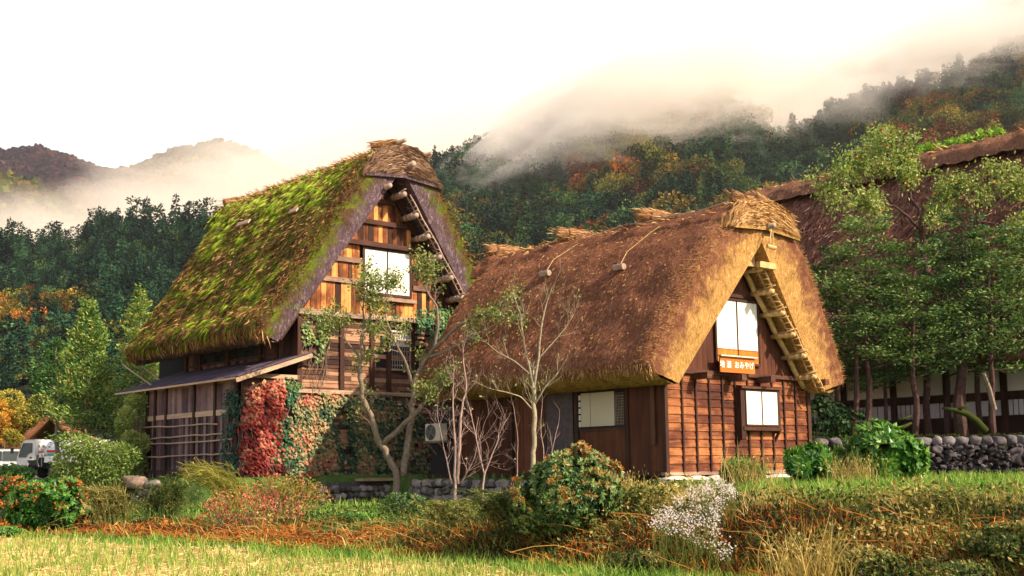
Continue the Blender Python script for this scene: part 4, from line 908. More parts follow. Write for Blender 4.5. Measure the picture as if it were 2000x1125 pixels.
b = B(); b.bar(uH + .02, uW - .1, VL - .01, VL + .03, 1.45, 4.9, .35); v_ = uH
b.build('shed_end_boards', m_oldu, LH); B().bar(uH - .06, uH + .08, VL - .1, VL + .05, 1.4, 4.9, .5).build('shed_post', m_post, LH); B().bar(uH, uW, VL - .1, VL - .02, 4.85, 5.0, .8).build('shed_rail', m_oldb, LH)
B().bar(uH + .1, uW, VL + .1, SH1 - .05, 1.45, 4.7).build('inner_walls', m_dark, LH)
b = B(); b.tube([P(20.2, 44, 5.0), P(19.8, 46, 6.0)], .03, 5); b.tube([P(20.6, 44.3, 5.3), P(20.9, 47.5, 6.4)], .03, 5); b.build('prop_pole', m_rail, LH)
# chips of wood on the mossy roof
def onroof(px_, py_, pts):
    q = pts.reshape(-1, 3) - EYE; s_ = q @ fw; x = CX + F * (q @ rt) / s_; y = CY - F * (q @ up_) / s_; return int(np.argmin(np.abs(x - px_) + np.abs(y - py_)))
for px_, py_, l, lab in ((576, 415, .28, 'short pale wooden chip lying on the upper mossy thatch'), (482, 440, .5, 'long pale wooden board lying on the mossy thatch near its far edge')):
    half = ptL[:, :n_ // 2]; k_ = onroof(px_, py_, half); c = half.reshape(-1, 3)[k_]; nn__ = nL[:, :n_ // 2].reshape(-1, 3)[k_]
    b = B(); b.box(c + nn__ * .14, l, .1, .03, (nrm(np.cross(nn__, Z)), nrm(np.cross(nn__, np.cross(nn__, Z))), nn__), .8); tag(b.build('wooden_board', m_rail), lab, 'board')

# ---------------------------------------------------------------- large farmhouse behind
uB = 48.3
BH = thing('thatched_house', 'largest farmhouse at the back with a long red-brown thatch roof and white plaster walls', 'house', P(uB, 22, 2.4))
outB = [(0, 15.0), (.8, 14.8), (2, 13.4), (4, 10.2), (6.4, 6.2), (7.1, 5.6), (7.0, 5.25)]
innB = [(0.0, 13.9), (6.2, 5.2)]
thB, ptB, nB, OB = roof('thatch_roof', BH, m_thB, uB, 5.0, .6, 1.0, 5.5, 14, outB, innB, 35.6, .14, .7, 90, .3)
m_, n_ = ptB.shape[:2]; b = B(); straw_bits(b, ptB, nB, 26000, (8, m_ - 2), (1, n_ // 2), .34, .05, .42, lift=.16); straw_bits(b, ptB, nB, 1500, (8, m_ - 2), (n_ // 2 - 2, n_ // 2 + 2), .5, .06, .65, lift=.5); b.build('loose_straw', leafm('red_loose_straw', [(0, (.05, .02, .018)), (.4, (.20, .085, .065)), (.75, (.42, .21, .16)), (1, (.62, .40, .32))], .1, .8, .1, 0), thB)
rcB, gB = ridge_cap(BH, m_thB, uB, 4.2, 35.8, [(0, 15.35), (.8, 15.2), (1.5, 14.8), (1.8, 14.2)], 8); cap_straw(gB, 900, .6, .05, .7, rcB, front=False)
wB = 43.3; m_plas = plain('white_plaster', (.80, .72, .68), .85, .06, .8); m_plas2 = plain('pale_grey_boards', (.66, .58, .64), .8, .12, 3)
b = B().bar(wB, wB + .1, 6, 34, 4.22, 5.9); b.build('plaster_wall', m_plas, BH)
b = B(); b.bar(wB - .05, wB + .1, 6, 34, 3.9, 4.22, .5); b.build('wall_beam', m_post, BH)
for v_ in np.arange(7, 34, 2.3): B().bar(wB - .08, wB + .02, v_ - .13, v_ + .13, 2.4, 5.9, .5).build('wall_post', m_post, BH)
b = B(); v_ = 6
while v_ < 34: b.bar(wB, wB + .04, v_ + (.0 if random.random() > .25 else .04), v_ + .2, 3.32, 3.9, .5); v_ += .21
b.build('pale_boards', m_plas2, BH)
B().bar(wB + .05, wB + .1, 6, 34, 2.3, 3.95).build('inner_boards', m_dark, BH)
b = B(); b.bar(wB - .02, wB + .04, 6, 34, 2.3, 3.3, .3); b.build('dado_boards', m_post, BH)
b = B(); b.bar(wB, uB * 2 - wB, 33.9, 34, 2.3, 6); b.bar(uB * 2 - wB, uB * 2 - wB + .1, 6, 34, 2.3, 6); b.bar(wB, uB * 2 - wB, 5.9, 6, 2.3, 6); b.build('far_walls', m_plas, BH)
k_ = onroof(1855, 272, ptB[:, :n_ // 2 + 1]); c = ptB[:, :n_ // 2 + 1].reshape(-1, 3)[k_]
b = B(); q = np.concatenate([W(uB + RNG.normal(size=70) * .3, (c @ V) + np.full(70, dv), 15.3 + RNG.uniform(0, .35, 70) * hh) for dv, hh in ((0, 1), (.8, .7), (1.5, .9), (-.9, .6), (-1.7, 1.1), (2.3, .4))]); q += V * RNG.normal(size=(len(q), 1)) * .35
leaves(b, q, rdir(len(q)) + Z * .8, .28, .2, RNG.random(len(q))); tag(b.build('roof_weeds', leafm('bright_weed_leaves', [(0, (.12, .26, .02)), (1, (.30, .50, .06))])), 'bright green weeds sprouting on the ridge of the large back roof', 'weeds')

# ================================================================ low vegetation
def inpoly(x, y, poly):
    r = np.zeros(len(x), bool); n = len(poly); j = n - 1
    for i in range(n):
        xi, yi = poly[i]; xj, yj = poly[j]
        r ^= ((yi > y) != (yj > y)) & (x < (xj - xi) * (y - yi) / (yj - yi + 1e-12) + xi); j = i
    return r
def ptspoly(poly, n):
    xs_ = [q[0] for q in poly]; ys_ = [q[1] for q in poly]; x = RNG.uniform(min(xs_), max(xs_), n * 4); y = RNG.uniform(min(ys_), max(ys_), n * 4)
    k = inpoly(x, y, poly); return x[k][:n], y[k][:n]
def vfbm(p, s, o=2): return np.array([fbm(q, s, o) for q in p])
def onground(x, y, z=0): return np.stack([x, y, ground_z(x, y) + z], 1)
def field_pts(n, ymin, ymax, pxa=-420, pxb=2420):
    """points spread evenly in the view between two distances"""
    Y = 1 / RNG.uniform(1 / ymax, 1 / ymin, n); px = RNG.uniform(pxa, pxb, n); X = (px - 1000) / 2300 * Y; return X, Y
m_stub = leafm('stubble_straw', [(0, (.09, .19, .03)), (.35, (.22, .33, .06)), (.5, (.48, .40, .13)), (1, (.80, .62, .32))], .2, .8, .1, 0)
m_gg = leafm('green_grass_blades', [(0, (.03, .09, .012)), (.4, (.10, .22, .03)), (.75, (.24, .38, .06)), (1, (.42, .45, .12))], .3, .6, .15, 0)
m_dry = leafm('dry_orange_grass', [(0, (.07, .018, .006)), (.35, (.26, .065, .012)), (.65, (.52, .19, .035)), (1, (.66, .38, .11))], .2, .8, .1, 0)
m_weed = leafm('bank_weed_leaves', [(0, (.02, .04, .014)), (.3, (.06, .10, .025)), (.55, (.17, .18, .045)), (.78, (.38, .29, .09)), (1, (.62, .46, .19))], .25, .7, .12, 0)
def uvof(x, y): return x * U[0] + y * U[1], x * V[0] + y * V[1]
# rice stubble
X, Y = field_pts(80000, 15.5, 36); u, v = uvof(X, Y); du = u - foot(v); k = (du < -1.0 + .5 * np.sin(v * .9)); X, Y, du = X[k], Y[k], du[k]
# planted in rows
p = onground(X, Y); row = np.abs(((X * .96 + Y * .28) / .28) % 1 - .5); k = RNG.random(len(p)) < np.where(row < .22, 1, .28); p = p[k]; n = len(p)
gr_ = vfbm(p * [1, .5, 1], .8, 2); isg = RNG.random(n) < np.clip(.56 + gr_ * 1.2 + (24 - p[:, 1]) * .025, .05, .92)
b = B(); blades(b, p, Z[None] + rdir(n) * .28, np.where(isg, .20, .09) * RNG.uniform(.6, 1.4, n) * (p[:, 1] / 24) ** .5, .016 * (p[:, 1] / 20), np.where(isg, RNG.uniform(.1, .5, n), RNG.uniform(.5, 1, n)), .35)
k_ = 9000; q = p[RNG.integers(0, n, k_)] + rdir(k_) * [.1, .1, 0] + [0, 0, .02]; blades(b, q, rdir(k_) * [1, 1, .15], .22, .02, RNG.uniform(.6, 1, k_), .2)
tag(b.build('rice_stubble', m_stub, loc=(0, 20, 0)), 'golden rice stubble with fresh green shoots covering the near field', 'stubble', None, 'stuff')
# green verge
X, Y = field_pts(95000, 16, 46); u, v = uvof(X, Y); du = u - foot(v); lo = -1.1 + .5 * np.sin(v * .9); k = ((du > lo) & (du < .5 + .25 * np.sin(v * 1.7))) | ((v > 18) & (v < 35) & (du > 3.0) & (u < 24.6)) | ((v < 18) & (du > 2.9) & (u < 31)) | ((v > 30) & (du > 3) & (u < 19)); X, Y = X[k], Y[k]; u, v = uvof(X, Y)
k = ~((u > 24.4) & (v > 20.9)) ; X, Y = X[k], Y[k]; p = onground(X, Y); n = len(p); g_ = vfbm(p, 1.1, 2)
b = B(); blades(b, p, Z[None] + rdir(n) * .5, .13 * RNG.uniform(.5, 1.5, n) * (1 + .6 * g_), .022 * (p[:, 1] / 24), np.clip(.52 + g_ * .5 + RNG.normal(size=n) * .18, 0, 1), .5)
tag(b.build('green_grass', m_gg, loc=(0, 20, 0)), 'bright green grass along the field edge and on the terraces', 'grass', None, 'stuff')
# dry orange tangle at the foot of the bank
X, Y = field_pts(68000, 15, 40); u, v = uvof(X, Y); du = u - foot(v); hi = np.where(v > 19, 2.6, 1.6) + .5 * np.sin(v * 1.3); k = (du > -.1 + .25 * np.sin(v * 1.7)) & (du < hi) & (v < 40); X, Y, du = X[k], Y[k], du[k]; p = onground(X, Y); n = len(p); g_ = vfbm(p, .8, 2)
b = B(); blades(b, p + [0, 0, .02], Z[None] * .6 + rdir(n) * 1.0, .38 * RNG.uniform(.4, 1.5, n), .020 * (p[:, 1] / 22), np.clip(.42 + g_ * .5 + RNG.normal(size=n) * .2, 0, 1), .5, -Z[None] * np.ones((n, 1)))
for _ in range(520):
    q = p[RNG.integers(0, n)]
    if (q @ V) < 19 and random.random() < .8: continue
    a = random.uniform(-.6, .9); d = rt * math.cos(a) * random.choice([1, -1]) + Z * random.uniform(0, .35); l = random.uniform(.4, 1.4); bw_ = random.uniform(-.05, .12); e_ = rdir(1)[0] * .12 * l
    b.tube([q + Z * random.uniform(.02, .06) + d * l * f + Z * (bw_ * math.sin(f * 3.1) * l) + e_ * f * f for f in np.linspace(0, 1, 5)], random.uniform(.0035, .0065), 3, random.uniform(.45, 1), False)
tag(b.build('dry_orange_grass', m_dry, loc=(0, 20, 0)), 'tangle of rust orange dead stems at the foot of the bank', 'dry grass', None, 'stuff')
# weeds over the bank face
X, Y = field_pts(170000, 12.5, 42); u, v = uvof(X, Y); du = u - foot(v); k = (du > .2) & (du < np.where(v > 30, 7.6, np.where(v > 19, 4.8, np.where(X > 4, 2.9, 3.6)))) & (v < 44) & ~((v > 27.5) & (v < 33.5) & (du > 3.0)); X, Y, du = X[k], Y[k], du[k]; u, v = uvof(X, Y); k = ~((v > 19) & (du < 2.6) & (RNG.random(len(X)) < .8)); X, Y, du = X[k], Y[k], du[k]; u, v = uvof(X, Y); p = onground(X, Y); n = len(p); g_ = vfbm(p, .7, 3)
crest = np.clip(1 - np.abs(du - 3.0) / 1.5, 0, 1) * (v < 20); hgt = (.22 * (1 + 1.2 * g_) + .06) * np.where(v < 19, .72, 1)
b = B(); kk = RNG.random(n) < .45
q = p[kk]; m1 = len(q); blades(b, q, Z[None] + rdir(m1) * .55 - U[None] * .25, (hgt[kk] * RNG.uniform(.6, 1.9, m1)), .018 * (q[:, 1] / 20), np.clip(.44 + .35 * crest[kk] + g_[kk] * .5 + RNG.normal(size=m1) * .2, 0, 1), .6, -Z[None] * .6 - U[None] * .4 + np.zeros((m1, 3)))
q = p[~kk]; m2 = len(q); q = q + Z * RNG.uniform(0, 1, (m2, 1)) * hgt[~kk][:, None] * 1.5; leaves(b, q, rdir(m2) + Z * .3 - U * .3, .085 * RNG.uniform(.5, 1.5, m2), .045, np.clip(.32 + .3 * crest[~kk] + g_[~kk] * .7 + RNG.normal(size=m2) * .18, 0, 1))
tag(b.build('bank_weeds', m_weed, loc=(0, 20, 0)), 'mixed green and straw coloured weeds over the earth bank', 'weeds', None, 'stuff')
# pale dry grass along the bank crest in front of the brown house
X, Y = field_pts(30000, 14, 30, 1050, 2420); u, v = uvof(X, Y); du = u - foot(v); k = (du > 1.6 + .4 * np.sin(v * 2)) & (du < np.where(X > 4, 3.3, 4.6) + .5 * np.sin(v * 1.1)) & (v < 19); X, Y = X[k], Y[k]; p = onground(X, Y); n = len(p); g_ = vfbm(p, .9, 2)
k = RNG.random(n) < np.clip(.55 + g_ * 1.2 + (p[:, 0] < 5) * .25, 0, 1); p = p[k]; n = len(p); g_ = g_[k]
b = B(); blades(b, p, Z[None] + rdir(n) * .6 - U[None] * .2, .24 * RNG.uniform(.5, 1.4, n), .016 * (p[:, 1] / 20), np.clip(.78 + g_ * .4 + RNG.normal(size=n) * .14, 0, 1), .6)
tag(b.build('pale_dry_grass', m_weed, loc=(0, 18, 1)), 'pale straw grass leaning along the top of the bank', 'dry grass', None, 'stuff')

# ---------------------------------------------------------------- shrubs
m_hyd = leafm('glossy_shrub_leaves', [(0, (.012, .05, .008)), (.4, (.035, .13, .015)), (.7, (.09, .24, .03)), (1, (.22, .36, .06))], .25, .4, .4, .0)
m_hyd2 = leafm('tired_shrub_leaves', [(0, (.015, .04, .012)), (.3, (.04, .11, .025)), (.55, (.12, .22, .05)), (.78, (.34, .34, .11)), (1, (.36, .15, .04))], .25, .45, .35, .0)
m_flo = leafm('faded_orange_petals', [(0, (.20, .05, .015)), (.5, (.48, .14, .03)), (1, (.62, .30, .08))], .2, .8, .1, 0)
m_bark = plain('grey_brown_bark', (.20, .15, .11), .9, .35, 9)
m_barkd = plain('dark_red_bark', (.07, .035, .03), .9, .4, 8)
m_barkp = plain('pale_lichen_bark', (.30, .25, .165), .9, .3, 12)
m_twig = plain('pinkish_bare_twigs', (.34, .23, .20), .85, .25, 8)
def bush(name, px, py, Y, w_, h_, nl, lf, mat, label, cat='shrub', flowers=0, fmat=None, tb=.5, depth=.8, group=None, shell=.62, fr=.10, fparts=True):
    """px, py: the foot of the bush"""
    base = atY(px, py, Y); base[2] = gz(base[0], base[1]); o = thing(name, label, cat, base, group)
    b = B(); c = base + Z * h_ * .46; r = np.array([w_ / 2, w_ / 2 * depth, h_ * .56]); nc = nl // 7
    p, d = ell(nc, c, r, shell, 14); gn = vfbm(p, 2.4, 2); p = p + d * (gn[:, None] * .24 * min(r)); k = p[:, 2] > base[2] + .02; p = p[k]; d = d[k]; nc = len(p)
    for a in range(7):   # whorls of leaves about each shoot tip
        ang = a * 6.283 / 7 + RNG.random(nc) * .5; t1 = nrm(np.cross(d + .01, Z)); t2 = np.cross(d, t1)
        dd = nrm(d + Z * .5) * random.uniform(.25, .7) + t1 * np.cos(ang)[:, None] + t2 * np.sin(ang)[:, None]
        leaves(b, p, dd, lf * RNG.uniform(.7, 1.25, nc), lf * .58, np.clip(tb + (d[:, 2]) * .10 + gn[k] * .35 + RNG.normal(size=nc) * .20, 0, 1), -.25, nrm(d + Z * .5))
    b.build('foliage', mat, o)
    b = B()
    for _ in range(9):
        e_ = c + rdir(1)[0] * r * .7; b.tube([base - Z * .05, base * .5 + e_ * .5 + rdir(1)[0] * .06, e_], [.02, .015, .006], 5)
    b.build('stems', m_bark, o)
    if flowers:
        sc_ = np.linalg.norm((p - c) / r, axis=1); k = np.nonzero((sc_ > np.quantile(sc_, .72)) & (d[:, 2] > -.15) & (d[:, 1] < .35))[0]; k = RNG.choice(k, flowers, False); pf, df = p[k], d[k]
        fb = B() if not fparts else None
        for q, dq in zip(pf, df):
            bb = B() if fparts else fb; m1 = 34; a, e_ = ell(m1, q + dq * .02, (fr, fr, fr * .7), .9); leaves(bb, a, e_ + rdir(m1) * .6, fr * .5, fr * .45, np.clip(RNG.normal(.5, .25, m1), 0, 1))
            if fparts: bb.build('flower_head', fmat, o)
        if not fparts: fb.build('flowers', fmat, o)
    return o
bush('hydrangea', 84, 1018, 33, 2.75, 1.62, 6000, .15, m_hyd, 'round green hydrangea with faded orange flower heads at the left field edge', 'shrub', 26, m_flo, .42, fr=.13)
bush('hydrangea', 1112, 1062, 20.2, 2.15, 1.6, 9500, .09, m_hyd2, 'large hydrangea with browned leaves and rusty flowers in front of the brown house', 'shrub', 56, m_flo, .42, fr=.055)
bush('hydrangea', 1740, 952, 27.5, 1.95, 1.36, 3300, .20, m_hyd, 'biggest bright green bush beside the far stone wall', 'shrub', 0, None, .62)
bush('hydrangea', 1588, 950, 27.8, 1.7, .9, 2100, .17, m_hyd, 'low bright green bush between two others by the house corner', 'shrub', 0, None, .58)
bush('hydrangea', 1448, 950, 27, 1.2, .66, 1500, .14, m_hyd, 'smallest green bush before the lapped board wall', 'shrub', 0, None, .48)
# weeds with pale plumes near the small bushes
for px, py, Y, hh, lab in ((1465, 950, 26.5, .75, 'straw coloured weed growing out of the smallest green bush'), (1665, 955, 26.5, .62, 'straw coloured weeds between the two bright green bushes'), (1590, 1120, 15.2, .85, 'upright clump of dry straw stems on the near bank'), (1215, 945, 23, .4, 'sunlit golden grass clump beside the large hydrangea')):
    base = atY(px, py, Y); base[2] = gz(base[0], base[1]); b = B(); k_ = 220; blades(b, base + RNG.normal(size=(k_, 3)) * [.28, .2, 0], Z[None] + rdir(k_) * .4, hh * RNG.uniform(.5, 1.2, k_), .015, RNG.uniform(.6, 1, k_), .4)
    k_ = 160; q = base + RNG.normal(size=(k_, 3)) * [.3, .2, .14] + Z * hh * .6; leaves(b, q, rdir(k_) + Z, .07, .03, RNG.uniform(.5, 1, k_)); tag(b.build('weed_clump', m_weed), lab, 'weed clump')
# white asters
base = atY(1345, 1075, 17.6); base[2] = gz(base[0], base[1]); o = thing('aster_plant', 'clump of small white asters spilling down the bank', 'flowers', base)
b = B(); fb = B(); m_pet = leafm('white_aster_petals', [(0, (.55, .45, .48)), (1, (.80, .76, .74))], .2, .7, .1, 0)
poly = [(1262, 1005), (1300, 990), (1330, 960), (1370, 945), (1400, 935), (1445, 955), (1420, 980), (1400, 1010), (1410, 1050), (1430, 1075), (1420, 1095), (1385, 1085), (1350, 1050), (1330, 1045), (1295, 1035), (1265, 1020)]
x, y = ptspoly(poly, 210)
for xi, yi in zip(x, y):
    Yd = 17.0 + random.uniform(-.5, .6) + (1060 - yi) * .012; q = atY(xi, yi, Yd); 
    if q[2] < gz(q[0], q[1]) + .04: q[2] = gz(q[0], q[1]) + .06
    fb_n = random.randint(4, 9); c_ = q + RNG.normal(size=(fb_n, 3)) * .04; 
    for c1 in c_:
        m1 = 7; a = np.arange(m1) * 6.283 / m1 + random.random(); nn_ = nrm(np.array([0, -1, .6]) + rdir(1)[0] * .6); t1 = nrm(np.cross(nn_, Z)); t2 = np.cross(nn_, t1)
        leaves(fb, np.repeat(c1[None], m1, 0), t1 * np.cos(a)[:, None] + t2 * np.sin(a)[:, None] + nn_ * .15, .016, .011, RNG.random(m1), .1)
    g_ = np.array([q[0] + random.uniform(-.15, .15), q[1] + random.uniform(0, .3), 0]); g_[2] = gz(g_[0], g_[1]); b.tube([g_, g_ * .4 + q * .6 + rdir(1)[0] * .04, q], .004, 3, .5, False)
    leaves(b, g_ * .3 + q * .7 + RNG.normal(size=(6, 3)) * .05, rdir(6), .06, .012, RNG.uniform(.2, .6, 6))
fb.build('flowers', m_pet, o); b.build('stems', m_weed, o)
# red and pink shrub, ferns, feathery grass
def shrub(name, poly, Y, dY, n, lf, mat, label, cat='shrub', tb=.5, tv=.22, asp=.5, up=.3, stems=24):
    x, y = ptspoly(poly, n); Yd = Y + RNG.uniform(-dY, dY, len(x)); q = np.array([atY(a, c, d) for a, c, d in zip(x, y, Yd)])
    cb = np.array([q[:, 0].mean(), q[:, 1].mean()]); o = thing(name, label, cat, (cb[0], cb[1], gz(*cb))); g = vfbm(q, 2.2, 2); k = g > -.16; q = q[k]; g = g[k]; q = q + rdir(len(q)) * .16
    g0 = ground_z(q[:, 0], q[:, 1]); q[:, 2] = np.maximum(q[:, 2], g0 + .03)
    b = B(); leaves(b, q, rdir(len(q)) + Z * up, lf * RNG.uniform(.6, 1.4, len(q)), lf * asp, np.clip(tb + g * .5 + RNG.normal(size=len(q)) * tv, 0, 1)); b.build('foliage', mat, o)
    b = B()
    for _ in range(stems): e_ = q[RNG.integers(0, len(q))]; s_ = np.array([e_[0] * .7 + cb[0] * .3, e_[1] + .05, 0]); s_[2] = gz(s_[0], s_[1]); b.tube([s_, (s_ + e_) / 2 + rdir(1)[0] * .05, e_], [.012, .009, .005], 4)
    b.build('stems', m_bark, o); return o
m_red = leafm('red_pink_leaves', [(0, (.16, .02, .02)), (.35, (.40, .06, .05)), (.6, (.55, .16, .12)), (.8, (.50, .30, .08)), (1, (.22, .22, .04))], .25, .6, .2, 0)
shrub('red_shrub', [(400, 990), (430, 965), (470, 955), (520, 960), (560, 975), (600, 985), (600, 1010), (560, 1030), (500, 1035), (430, 1025), (395, 1010)], 30.5, .7, 2600, .085, m_red, 'low shrub of pink and crimson leaves at the foot of the left bank', tb=.45, tv=.3)
shrub('yellow_red_shrub', [(490, 940), (560, 930), (620, 945), (650, 975), (610, 990), (540, 985), (490, 965)], 32.5, .4, 2200, .08, m_red, 'yellow-green shrub flecked with red below the ivy wall', tb=.82)
m_fern = leafm('feathery_yellow_green', [(0, (.07, .08, .015)), (.5, (.20, .20, .035)), (1, (.40, .36, .08))], .25, .8, .1, 0)
def plume(name, roots, Y, label, mat, ln=1.1, n=40, lean=.7, side=-1, tb=.55, cat='plant'):
    q0 = atY(roots[0], roots[1], Y); q0[2] = gz(q0[0], q0[1]); o = thing(name, label, cat, q0); b = B()
    for _ in range(n):
        s_ = q0 + np.array([random.gauss(0, .28), random.gauss(0, .15), 0]); l = ln * random.uniform(.6, 1.2); a = side * lean * random.uniform(.3, 1.4); pts = [s_ + rt * a * l * f ** 1.3 + Z * l * (f * 1.55 - .75 * f * f) - U * .1 * f + rdir(1)[0] * .01 for f in np.linspace(0, 1, 9)]
        b.tube(pts, np.linspace(.008, .003, 9), 3, tb, False)
        for f in range(2, 9):
            for _k in range(9): pass
        pp = np.array(pts); k = 44; f = RNG.uniform(.2, 1, k) * 8; i = np.minimum(f.astype(int), 7); c_ = pp[i] + (pp[i + 1] - pp[i]) * (f - i)[:, None]; d = nrm(pp[i + 1] - pp[i]); blades(b, c_, d * .9 + rdir(k) * .6 - Z * .3, .16 * l, .013, np.clip(RNG.normal(tb, .2, k), 0, 1), .3)
    b.build('fronds', mat, o); return o
plume('feathery_grass', (470, 975), 35.5, 'arching yellow-green feathery plant in front of the shed corner', m_fern, 1.5, 70, .8, -1, .68)
plume('feathery_grass', (560, 965), 34, 'dull green feathery plant below the red creeper', m_weed, .75, 34, .3, -1, .42)
plume('feathery_grass', (225, 1010), 33, 'brown-green feathery clump between the left hydrangea and the shed', m_weed, 1.15, 90, .25, -1, .55)
plume('feathery_grass', (320, 1010), 33.0, 'dark green feathery clump in front of the shed wall', m_weed, 1.1, 90, -.2, -1, .3)
plume('feathery_grass', (1010, 1040), 21.0, 'grey-green feathery clump left of the large hydrangea', m_weed, .85, 60, .5, -1, .36)
plume('feathery_grass', (900, 1060), 22.5, 'olive feathery clump further left of the large hydrangea', m_weed, .62, 60, .4, -1, .5)
plume('feathery_grass', (1870, 1010), 16.4, 'olive feathery clump at the right end of the bank crest', m_weed, .4, 50, .4, -1, .5)
plume('feathery_grass', (1235, 1000), 20.2, 'green fern-like clump on the right side of the large hydrangea', m_weed, .5, 40, -.5, -1, .34)
for px, py, Y, w_, h_, lab, tb in ((790, 990, 30, 1.5, .62, 'low dark green shrub at the foot of the leafy tree', .25), (1700, 1060, 15.4, 1.5, .5, 'low mixed green shrub on the near bank under the crest', .35), (1860, 1085, 14.4, 1.3, .5, 'round weedy shrub on the near bank at far right', .4), (1960, 1020, 14.9, 1.2, .42, 'green shrub hanging over the right end of the bank', .42), (1250, 1085, 18, 1.1, .38, 'small leafy weed bush below the white asters', .35), (700, 1010, 29, 1.3, .26, 'bright low green weeds before the left footing stones', .55), (25, 925, 58, 2.2, .7, 'pale green clipped bush in front of the parked van', .8), (10, 1040, 31, 1.0, .3, 'small bright green weed patch at the left frame edge', .7)):
    bush('low_shrub', px, py, Y, w_, h_, 3600, .055 if Y < 40 else .12, m_weed if Y < 20 else (m_hyd2 if tb < .5 else m_hyd), lab, 'shrub', 0, None, tb)

# ================================================================ creepers on the old house
def creeper(name, poly, pn, pc, n, lf, mat, label, tint, tv=.15, holes=-.3, sc=1.2, thick=.14, hang=-Z * .9):
    x, y = ptspoly(poly, n); x = x + RNG.normal(size=len(x)) * 5; y = y + RNG.normal(size=len(x)) * 6; y = np.minimum(y, 940); q = np.array([hitp(a, c, pn, pc) for a, c in zip(x, y)]); g = vfbm(q, sc, 3); k = g > holes; q = q[k]; g = g[k]; m1 = len(q); x = x[k]
    tt = tint(x, y[k], g) if callable(tint) else tint + g * .4; q = q - pn * (RNG.uniform(0, 1, (m1, 1)) * thick + .02)
    b = B(); leaves(b, q, hang - pn * .35 + rdir(m1) * .5, lf * RNG.uniform(.6, 1.35, m1), lf * .85, np.clip(tt + RNG.normal(size=m1) * tv, 0, 1), -.12, -pn + Z * .4)
    lo = q.min(0); o = thing(name, label, 'creeper', (q[:, 0].mean(), q[:, 1].mean(), lo[2])); b.build('foliage', mat, o)
    b = B()
    for _ in range(16):
        i = RNG.integers(0, m1); p_ = q[i]; pts = [p_]
        for s_ in range(6): p_ = p_ + np.array([0, 0, -.22]) + (U if abs(pn @ V) > .5 else V) * random.uniform(-.12, .12); pts.append(p_)
        b.tube(pts, .012, 4)
    b.build('vine_stems', m_bark, o); return o
m_crR = leafm('crimson_creeper_leaves', [(0, (.10, .015, .015)), (.3, (.34, .035, .025)), (.55, (.42, .14, .09)), (.8, (.55, .30, .16)), (1, (.40, .36, .12))], .2, .5, .25, 0)
m_crG = leafm('green_ivy_leaves', [(0, (.008, .04, .022)), (.4, (.025, .11, .05)), (.75, (.08, .20, .07)), (1, (.24, .30, .08))], .2, .4, .3, 0)
m_crC = leafm('turning_creeper_leaves', [(0, (.015, .05, .035)), (.3, (.06, .12, .06)), (.55, (.26, .24, .10)), (.75, (.48, .34, .18)), (1, (.42, .13, .08))], .2, .5, .25, 0)
PV = V; cV = VL - .05
creeper('red_creeper', [(486, 768), (510, 752), (545, 740), (556, 752), (548, 790), (540, 830), (550, 918), (505, 928), (472, 922), (470, 850), (476, 800)], V, cV, 2300, .16, m_crR, 'crimson and salmon creeper on the end wall of the shed', lambda x, y, g: .37 + (870 - y) * .0024 + g * .6, holes=-.6)
creeper('green_ivy', [(560, 742), (582, 748), (580, 800), (592, 850), (600, 938), (540, 938), (526, 900), (528, 860), (548, 810), (556, 780)], V, cV, 2300, .10, m_crG, 'small-leaved blue-green ivy beside the crimson creeper', .5)
creeper('turning_creeper', [(572, 790), (600, 772), (640, 768), (690, 778), (735, 790), (752, 850), (748, 938), (575, 938), (566, 870), (560, 830)], V, cV, 4600, .145, m_crC, 'cream and pink leaved creeper covering the lower plank wall', lambda x, y, g: .60 - (x - 620) * .0024 + g * .7, tv=.2, holes=-.5)
creeper('turning_creeper', [(680, 776), (740, 772), (790, 784), (830, 820), (840, 938), (690, 938), (700, 880), (672, 830)], V, cV, 3600, .145, m_crC, 'dark green creeper on the lower wall behind the leafy tree', lambda x, y, g: .40 + g * .5, tv=.2, holes=-.45)
creeper('green_ivy', [(590, 606), (612, 600), (640, 606), (636, 640), (628, 690), (612, 702), (598, 670), (592, 640)], V, cV, 620, .13, m_crG, 'yellow-green ivy hanging by the upper corner post', .88, holes=-.1, sc=2)
creeper('dark_ivy', [(442, 768), (468, 760), (474, 930), (452, 930), (440, 890), (446, 830)], U, uH - .06, 1100, .12, m_crG, 'dark ivy hanging over the shed wall at its right corner', .12)
creeper('green_ivy', [(805, 612), (850, 600), (900, 612), (895, 650), (860, 670), (820, 655)], V, VL - .5, 900, .13, m_crG, 'pale green ivy spilling under the right eave of the mossy house', .6, holes=-.25, sc=2)

# ================================================================ trees near the houses
def twigs(b, p, d, L, r, depth, ends, wander=.35, up=.18, kids=3, nseg=5, tint=.5, ratio=.62):
    pts = [np.array(p, float)]; d = nrm(np.array(d, float)); ds = [d]
    for i in range(nseg):
        d = nrm(d + rdir(1)[0] * wander * .4 + Z * up * .3); pts.append(pts[-1] + d * L / nseg); ds.append(d)
    b.tube(pts, np.linspace(r, r * .45, len(pts)), 5 if r > .02 else 3, tint, False); ends += [(q, e_) for q, e_ in zip(pts[2:], ds[2:])] if depth <= 1 else [(pts[-1], d)]
    if depth > 0:
        for k in range(kids):
            i = random.randint(1, nseg); a = nrm(np.cross(ds[i], rdir(1)[0])); dd = nrm(ds[i] * .75 + a * .75 + Z * up)
            twigs(b, pts[i], dd, L * ratio * random.uniform(.7, 1.2), r * .5, depth - 1, ends, wander, up, kids, nseg, tint, ratio)
